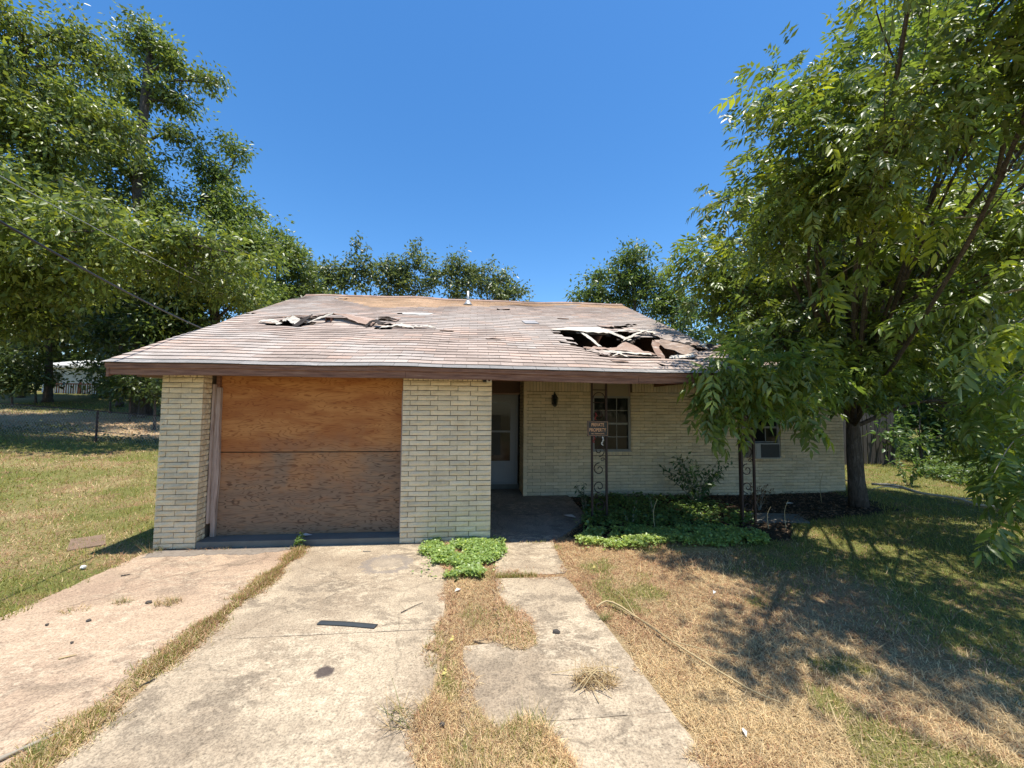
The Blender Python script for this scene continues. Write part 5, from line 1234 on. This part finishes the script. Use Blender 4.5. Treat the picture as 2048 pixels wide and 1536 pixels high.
leafy_plant(3.0, .9, .45, 5, 'tall weed in the middle of the ivy bed', 54, .12, leaf=.06); leafy_plant(-2.235, -.07, .2, 4, 'small green weed at the top of the driveway crack', 55, .07, leaf=.06, colr=(.12, .19, .045), z=.0)
leafy_plant(5.35, 1.5, .5, 8, 'brown dead shrub right of the corner post', 56, .3, 'dead_shrub', .06, 'shrub', (.14, .085, .04)); leafy_plant(10.6, 3.2, .8, 10, 'pale green bush at the edge of the right-hand wood', 57, .5, 'bush', .12, 'shrub', (.10, .16, .04))
leafy_plant(12.2, 2.6, .9, 10, 'bush beyond the end of the fallen branch', 58, .6, 'bush', .12, 'shrub', (.09, .14, .04))
for i, (x, y, h, lab) in enumerate([(2.75, .35, .5, 'pale dry stalk standing in the ivy'), (4.6, .35, .35, 'thin dry stalk left of the path patch'), (4.85, .3, .45, 'curved dry stalk by the corner post'), (7.0, 1.9, .6, 'dry stalk near the pecan trunk')]):
    z0 = gz(x, y); o = MB().tube(curve([(x, y, z0 - .02), (x - .02, y, z0 + h * .6), (x + .03, y - .02, z0 + h)], 8), np.linspace(.006, .003, 9), 5).build('dry_stalk', MT['straw']); o['label'] = lab; o['category'] = 'stalk'; o['group'] = 'dry stalks in the bed'
# leaf litter in the bed
g = np.random.default_rng(60); n = 5000; x = g.uniform(1.5, 8.3, n); y = g.uniform(.0, 2.7, n); k = inpoly(x, y, BEDP); x, y = x[k], y[k]; n = len(x); P = np.stack([x, y, terrain(x, y) + .012 + .03 * g.random(n)], 1); th = g.uniform(0, 6.28, n)
V, F = leaf_quads(P, norm(np.stack([np.cos(th), np.sin(th), g.normal(0, .3, n)], 1)), norm(g.normal(0, .4, (n, 3)) + np.array([0, 0, 1.])), g.uniform(.03, .09, n), g.uniform(.015, .035, n))
o = link('leaf_litter', fast_mesh('leaf_litter', V, F, np.repeat(np.array([.17, .11, .065]) * g.uniform(.4, 1.5, (n, 1)), 4, 0)), MT['grass'], kind='stuff'); o['label'] = 'dead brown leaves scattered over the porch bed'; o['category'] = 'leaf litter'

# ------------------------------------------------------------------ things on the ground
def stick(pts, r, mat, label, name='stick', cat='stick', group=None, taper=.5, extra=None):
    m = MB(); p = curve(pts, 16); m.tube(p, np.linspace(r, r * taper, len(p)) * (1 + .1 * rng.standard_normal(len(p))), 6)
    for e in (extra or []): q = curve(e, 8); m.tube(q, np.linspace(r * .5, r * .2, len(q)), 5)
    o = m.build(name, MT[mat], None, True); o['label'] = label; o['category'] = cat
    if group: o['group'] = group
stick([(1.14, -1.83, .035), (1.25, -1.78, .06), (1.36, -1.88, .05), (1.48, -2.2, .045), (1.62, -2.55, .045), (1.80, -2.92, .04), (1.92, -3.05, .04)], .009, 'straw', 'long thin pale branch lying across the dry grass', 'branch', 'branch', extra=[[(1.42, -2.02, .05), (1.44, -1.7, .06), (1.40, -1.45, .05)], [(1.55, -2.4, .05), (1.75, -2.55, .06), (1.95, -2.62, .05)], [(1.3, -1.85, .05), (1.5, -2.25, .06), (1.6, -2.7, .05)]])
stick([(9.30, 2.95, .10), (9.50, 2.6, .13), (9.48, 2.1, .08), (9.62, 1.6, .09), (9.55, 1.2, .06), (9.70, .95, .08)], .034, 'palewood', 'pale fallen branch on the grass beside the wood', 'fallen_branch', 'branch', extra=[[(9.52, 2.5, .09), (9.2, 2.55, .12), (8.9, 2.6, .06)], [(9.6, 1.6, .07), (9.8, 1.3, .14), (9.85, 1.0, .08)]])
stick([(8.35, 3.1, .35), (8.6, 2.9, .2), (8.9, 2.7, .04)], .02, 'twig', 'short bare branch leaning at the house corner', 'branch', 'branch')
stick([(-2.46, -3.12, .03), (-2.36, -3.0, .035), (-2.27, -2.91, .035), (-2.21, -2.85, .03)], .012, 'twig', 'pale stick at the bottom left of the driveway crack')
stick([(-2.15, -2.59, .034), (-2.09, -2.49, .034)], .007, 'black', 'short dark stick beside the driveway crack')
stick([(-.62, -1.78, .033), (-.52, -1.68, .036), (-.45, -1.62, .034)], .004, 'bark', 'thin twig on the slab right of the vinyl strip')
stick([(-3.72, -.78, .025), (-3.66, -.74, .025)], .008, 'bark', 'small twig near the left driveway edge'); stick([(-2.95, -2.2, .025), (-2.87, -2.16, .025)], .006, 'straw', 'tiny straw twig on the pinkish driveway strip'); stick([(-1.36, -.28, .034), (-1.26, -.29, .034)], .008, 'twig', 'small pale stick near the garage step')
g = np.random.default_rng(5)
for i in range(9):
    x = .83 + g.normal(0, .05); y = -2.78 + g.normal(0, .05); a = g.uniform(0, 3.14); l = g.uniform(.12, .26)
    o = MB().tube(curve([(x - l * math.cos(a), y - l * .6 * math.sin(a), .03), (x, y, .045 + .01 * i), (x + l * math.cos(a), y + l * .6 * math.sin(a), .03)], 6), .003, 4).build('stalk', MT['straw'], straw_pile)
m = MB(); V = []; pth = curve([(-1.275, -1.885, .034), (-1.1, -1.915, .036), (-.95, -1.945, .035), (-.785, -1.985, .036)], 9)
for q in pth: V += [q + [.01, .026, .003], q + [0, 0, .008], q + [-.01, -.026, .0], q + [-.01, -.026, -.004], q + [.01, .026, -.002]]
F = [(i * 5 + j, i * 5 + (j + 1) % 5, i * 5 + 5 + (j + 1) % 5, i * 5 + 5 + j) for i in range(len(pth) - 1) for j in range(5)] + [(4, 3, 2, 1, 0), tuple(len(V) - 5 + j for j in range(5))]
o = m.add(V, F).build('vinyl_strip', MT['vinyl']); o['label'] = 'dark flat vinyl strip lying on the driveway slab'; o['category'] = 'strip'
def rock(x, y, z, r, mat, label, name='stone', cat='stone', group=None, flat=.6):
    g = np.random.default_rng(int(abs(x * 1000 + y * 77))); V = []; F = []
    for i in range(5):
        ph = math.pi * i / 4
        for j in range(7): a = 2 * math.pi * j / 7; k = r * g.uniform(.75, 1.2); V.append((x + k * math.sin(ph) * math.cos(a), y + k * .8 * math.sin(ph) * math.sin(a), z + flat * r * math.cos(ph)))
    for i in range(4):
        for j in range(7): F.append((i * 7 + j, i * 7 + (j + 1) % 7, i * 7 + 7 + (j + 1) % 7, i * 7 + 7 + j))
    o = MB().add(V, F).build(name, MT[mat]); o['label'] = label; o['category'] = cat
    if group: o['group'] = group
rock(-4.32, -.52, .03, .036, 'stone', 'pale stone in the grass left of the driveway')
for (x, y, r, lab) in [(-2.97, -1.40, .03, 'dark pebble beside the middle weed tuft'), (-3.22, -1.68, .02, 'dark pebble nearest the left driveway edge'), (-3.5, -1.72, .014, 'tiny dark pebble at the left driveway edge'), (.69, -2.17, .035, 'flat grey stone on the walkway'), (-3.05, -2.0, .012, 'tiny pebble low on the pinkish strip'), (-.16, -3.02, .018, 'grey stone in the dry grass strip')]:
    rock(x, y, .028, r, 'greywood', lab, 'pebble', 'pebble', 'pebbles on the concrete', .5)
def litter(x, y, z, s_, mat, label, rot=.4):
    c_, d_ = math.cos(rot) * s_, math.sin(rot) * s_; o = MB().add([(x - c_, y - d_, z), (x + d_ * .4, y - c_ * .4, z + .01), (x + c_, y + d_, z + .004), (x - d_ * .5, y + c_ * .5, z + .018)], [(0, 1, 3), (1, 2, 3)]).build('paper_scrap', mat); o['label'] = label; o['category'] = 'litter'; o['group'] = 'paper scraps'
litter(1.55, -3.23, .03, .03, MT['white'], 'white scrap in the dry grass at the bottom', 1.2); litter(-2.23, .12, .115, .10, MT['white'], 'white scrap on the garage step', .1); litter(-.14, -1.38, .02, .04, MT['white'], 'white scrap in the grass below the ivy', .6); litter(1.62, 1.1, .02, .13, MT['white'], 'white scrap at the porch floor edge', -.8); litter(6.0, 1.55, .05, .09, MT['white'], 'pale blue-white scrap under the air conditioner', .1); litter(2.4, -2.2 + .55, .03, .03, MT['white'], 'white scrap at the edge of the tree shade', .7)
for (x, y, lab) in [(-.17, -2.24, 'yellow fallen leaf at the driveway corner'), (-.2, -2.62, 'yellow fallen leaf lower in the grass strip'), (1.36, -1.2 + .2, 'yellow leaf in the dry grass near the walkway')]:
    V, F = leaf_quads(np.array([[x, y, .04], [x + .03, y + .02, .045]]), norm(np.array([[1, .3, .2], [-.4, 1, .3]])), norm(np.array([[.1, -.3, 1], [.2, .1, 1.]])), np.array([.045, .035]), np.array([.025, .02])); o = link('fallen_leaf', fast_mesh('fallen_leaf', V, F, np.tile([.50, .43, .14], (8, 1))), MT['grass']); o['label'] = lab; o['category'] = 'leaf'; o['group'] = 'yellow fallen leaves'
zl = gz(-5.1, .3) + .02
o = MB().add([(-5.42, .52, zl), (-5.05, .08, zl), (-4.78, .28, zl), (-5.15, .70, zl), (-5.42, .52, zl - .08), (-5.05, .08, zl - .08), (-4.78, .28, zl - .08), (-5.15, .70, zl - .08)], [(0, 1, 2, 3), (0, 4, 5, 1), (1, 5, 6, 2), (2, 6, 7, 3), (3, 7, 4, 0)]).build('utility_lid', MT['rust']); o['label'] = 'flat brown utility lid set in the grass by the pier'; o['category'] = 'lid'

# ------------------------------------------------------------------ fences, neighbour, cables
fn = empty('chain_link_fence', (-12, 8.5, gz(-12, 8.5)), 'low chain-link fence across the back of the left lawn', 'fence')
FX = np.arange(-27.3, -5.9, .1); FH = 1.0
top = np.stack([FX, np.full(len(FX), 8.5), terrain(FX, np.full(len(FX), 8.5)) + FH], 1)
MB().tube(top[::5], .017, 6).build('top_rail', MT['iron'], fn)
for X in np.arange(-27.2, -6, 5.0): zz = gz(X, 8.5); MB().tube([(X, 8.5, zz - .2), (X, 8.5, zz + FH + .02)], .030, 8).build('fence_post', MT['iron'], fn)
mw = MB()
for X in np.arange(-27.2, -7, .085):
    for sgn in (-1, 1):
        x1 = X + sgn * FH * .6; mw.tube([(X, 8.49, gz(X, 8.5) + .02), (x1, 8.49, gz(x1, 8.5) + FH)],   .0017, 3, cap=False)
mw.build('wire_mesh', MT['metal'], fn, kind='stuff')
# grey board fence at the right
bf = empty('board_fence', (9.2, 6.4, 0), 'weathered grey board fence behind the pecan trunk', 'fence')
for i in range(36):
    x = 8.7 + i * .155; y = 6.4 + .004 * i; h = 1.7 + random.uniform(-.16, .08); y += random.uniform(-.012, .012); z0 = gz(x, y)
    MB().add([(x, y, z0), (x + .142, y + .01, z0), (x + .142, y + .01, z0 + h), (x + .11, y + .01, z0 + h + .05), (x + .03, y, z0 + h + .05), (x, y, z0 + h)] + [(x, y + .025, z0), (x + .142, y + .035, z0), (x + .142, y + .035, z0 + h), (x + .11, y + .035, z0 + h + .05), (x + .03, y + .025, z0 + h + .05), (x, y + .025, z0 + h)], [(5, 4, 3, 2, 1, 0)[::-1], (6, 7, 8, 9, 10, 11)[::-1], (0, 1, 7, 6), (1, 2, 8, 7), (2, 3, 9, 8), (3, 4, 10, 9), (4, 5, 11, 10), (5, 0, 6, 11)]).build('board', MT['greywood'], bf)
MB().box(8.7, 14.2, 6.60, 6.66, .4, .5).build('fence_rail', MT['greywood'], bf)

def neighbour():
    Y = 24.0; a = at(82, 790, Y); x0, x1 = a[0], at(250, 790, Y)[0] + 1.0; zb = 2.1; zt = 4.35
    t = empty('neighbour_house', ((x0 + x1) / 2, Y, gz(x0, Y)), 'white neighbouring house with horizontal siding and a raised wooden deck', 'house')
    MB().box(x0, x1, Y + .03, Y + 6, gz(x0, Y) - .5, zt).build('wall', MT['siding'], t)
    z = zb
    while z < zt - .05:
        MB().add([(x0, Y + .03, z), (x1, Y + .03, z), (x1, Y + .0, z), (x0, Y + .0, z), (x1, Y + .025, z + .145), (x0, Y + .025, z + .145)], [(0, 1, 2, 3), (3, 2, 4, 5)]).build('siding_board', MT['siding'], t); z += .15
    r = MB(); r.add([(x0 - .3, Y - .4, zt), (x1 + .3, Y - .4, zt), (x1 + .3, Y + 3, zt + .7), (x0 - .3, Y + 3, zt + .7), (x0 - .3, Y - .4, zt - .16), (x1 + .3, Y - .4, zt - .16), (x1 + .3, Y + 3, zt + .5), (x0 - .3, Y + 3, zt + .5)], [(0, 1, 2, 3), (4, 7, 6, 5), (0, 4, 5, 1), (1, 5, 6, 2), (2, 6, 7, 3), (3, 7, 4, 0)]); r.build('roof', MT['white'], t)
    w0 = at(96, 750, Y)[0]; wn = MB().box(w0, w0 + .8, Y - .02, Y + .02, 2.9, 3.9).build('window', MT['glass'], t); frame(w0 - .06, w0 + .86, Y - .05, Y - .021, 2.84, 3.96, .07, 'frame', MT['white'], wn)
    d0, d1 = at(100, 790, Y - 1.5)[0], at(200, 790, Y - 1.5)[0] + .6; yd = Y - 1.6; zd = 2.15
    dk = MB().box(d0, d1, yd, Y - .05, zd - .12, zd).build('deck', MT['deckwood'], t)
    MB().box(d0, d1, yd - .03, yd + .06, zd + .85, zd + .93).build('handrail', MT['deckwood'], dk)
    for X in np.arange(d0, d1, .14): MB().box(X, X + .04, yd - .01, yd + .03, zd + .05, zd + .85).build('baluster', MT['deckwood' if int(X * 7) % 3 else 'twig'], dk)
    for X in (d0, (d0 + d1) / 2, d1 - .1): MB().box(X, X + .1, yd - .05, yd + .05, gz(X, yd) - .2, zd + 1.0).build('deck_post', MT['deckwood'], dk)
    lt = MB(); X = d0
    while X < d1:
        for sg_ in (-1, 1): lt.tube([(X, yd + .08, gz(X, yd)), (X + sg_ * .6, yd + .08, zd - .13)], .018, 4, cap=False)
        X += .16
    lt.build('lattice', MT['deckwood'], dk, kind='stuff')
neighbour()

def cable(p0, p1, sag, r, label, mat='black'):
    t = np.linspace(0, 1, 30)[:, None]; P = p0 + (p1 - p0) * t; P[:, 2] -= 4 * sag * (t * (1 - t))[:, 0]
    o = MB().tube(P, r, 6).build('cable', MT[mat], None, True); o['label'] = label; o['category'] = 'cable'; o['group'] = 'overhead cables'
cable(at(-120, 372, -2.3), np.array(RP(np.array(-4.40), np.array(1.9), -.05)), .06, .011, 'thick black service cable running to the roof left edge')
cable(at(-100, 296, 2.0), at(500, 612, 10.5), .10, .009, 'thin grey cable crossing the left trees above the thick one', 'metal')
cable(at(60, -60, 12), at(700, 580, 30), .3, .012, 'faint high cable passing behind the left treetops', 'metal')
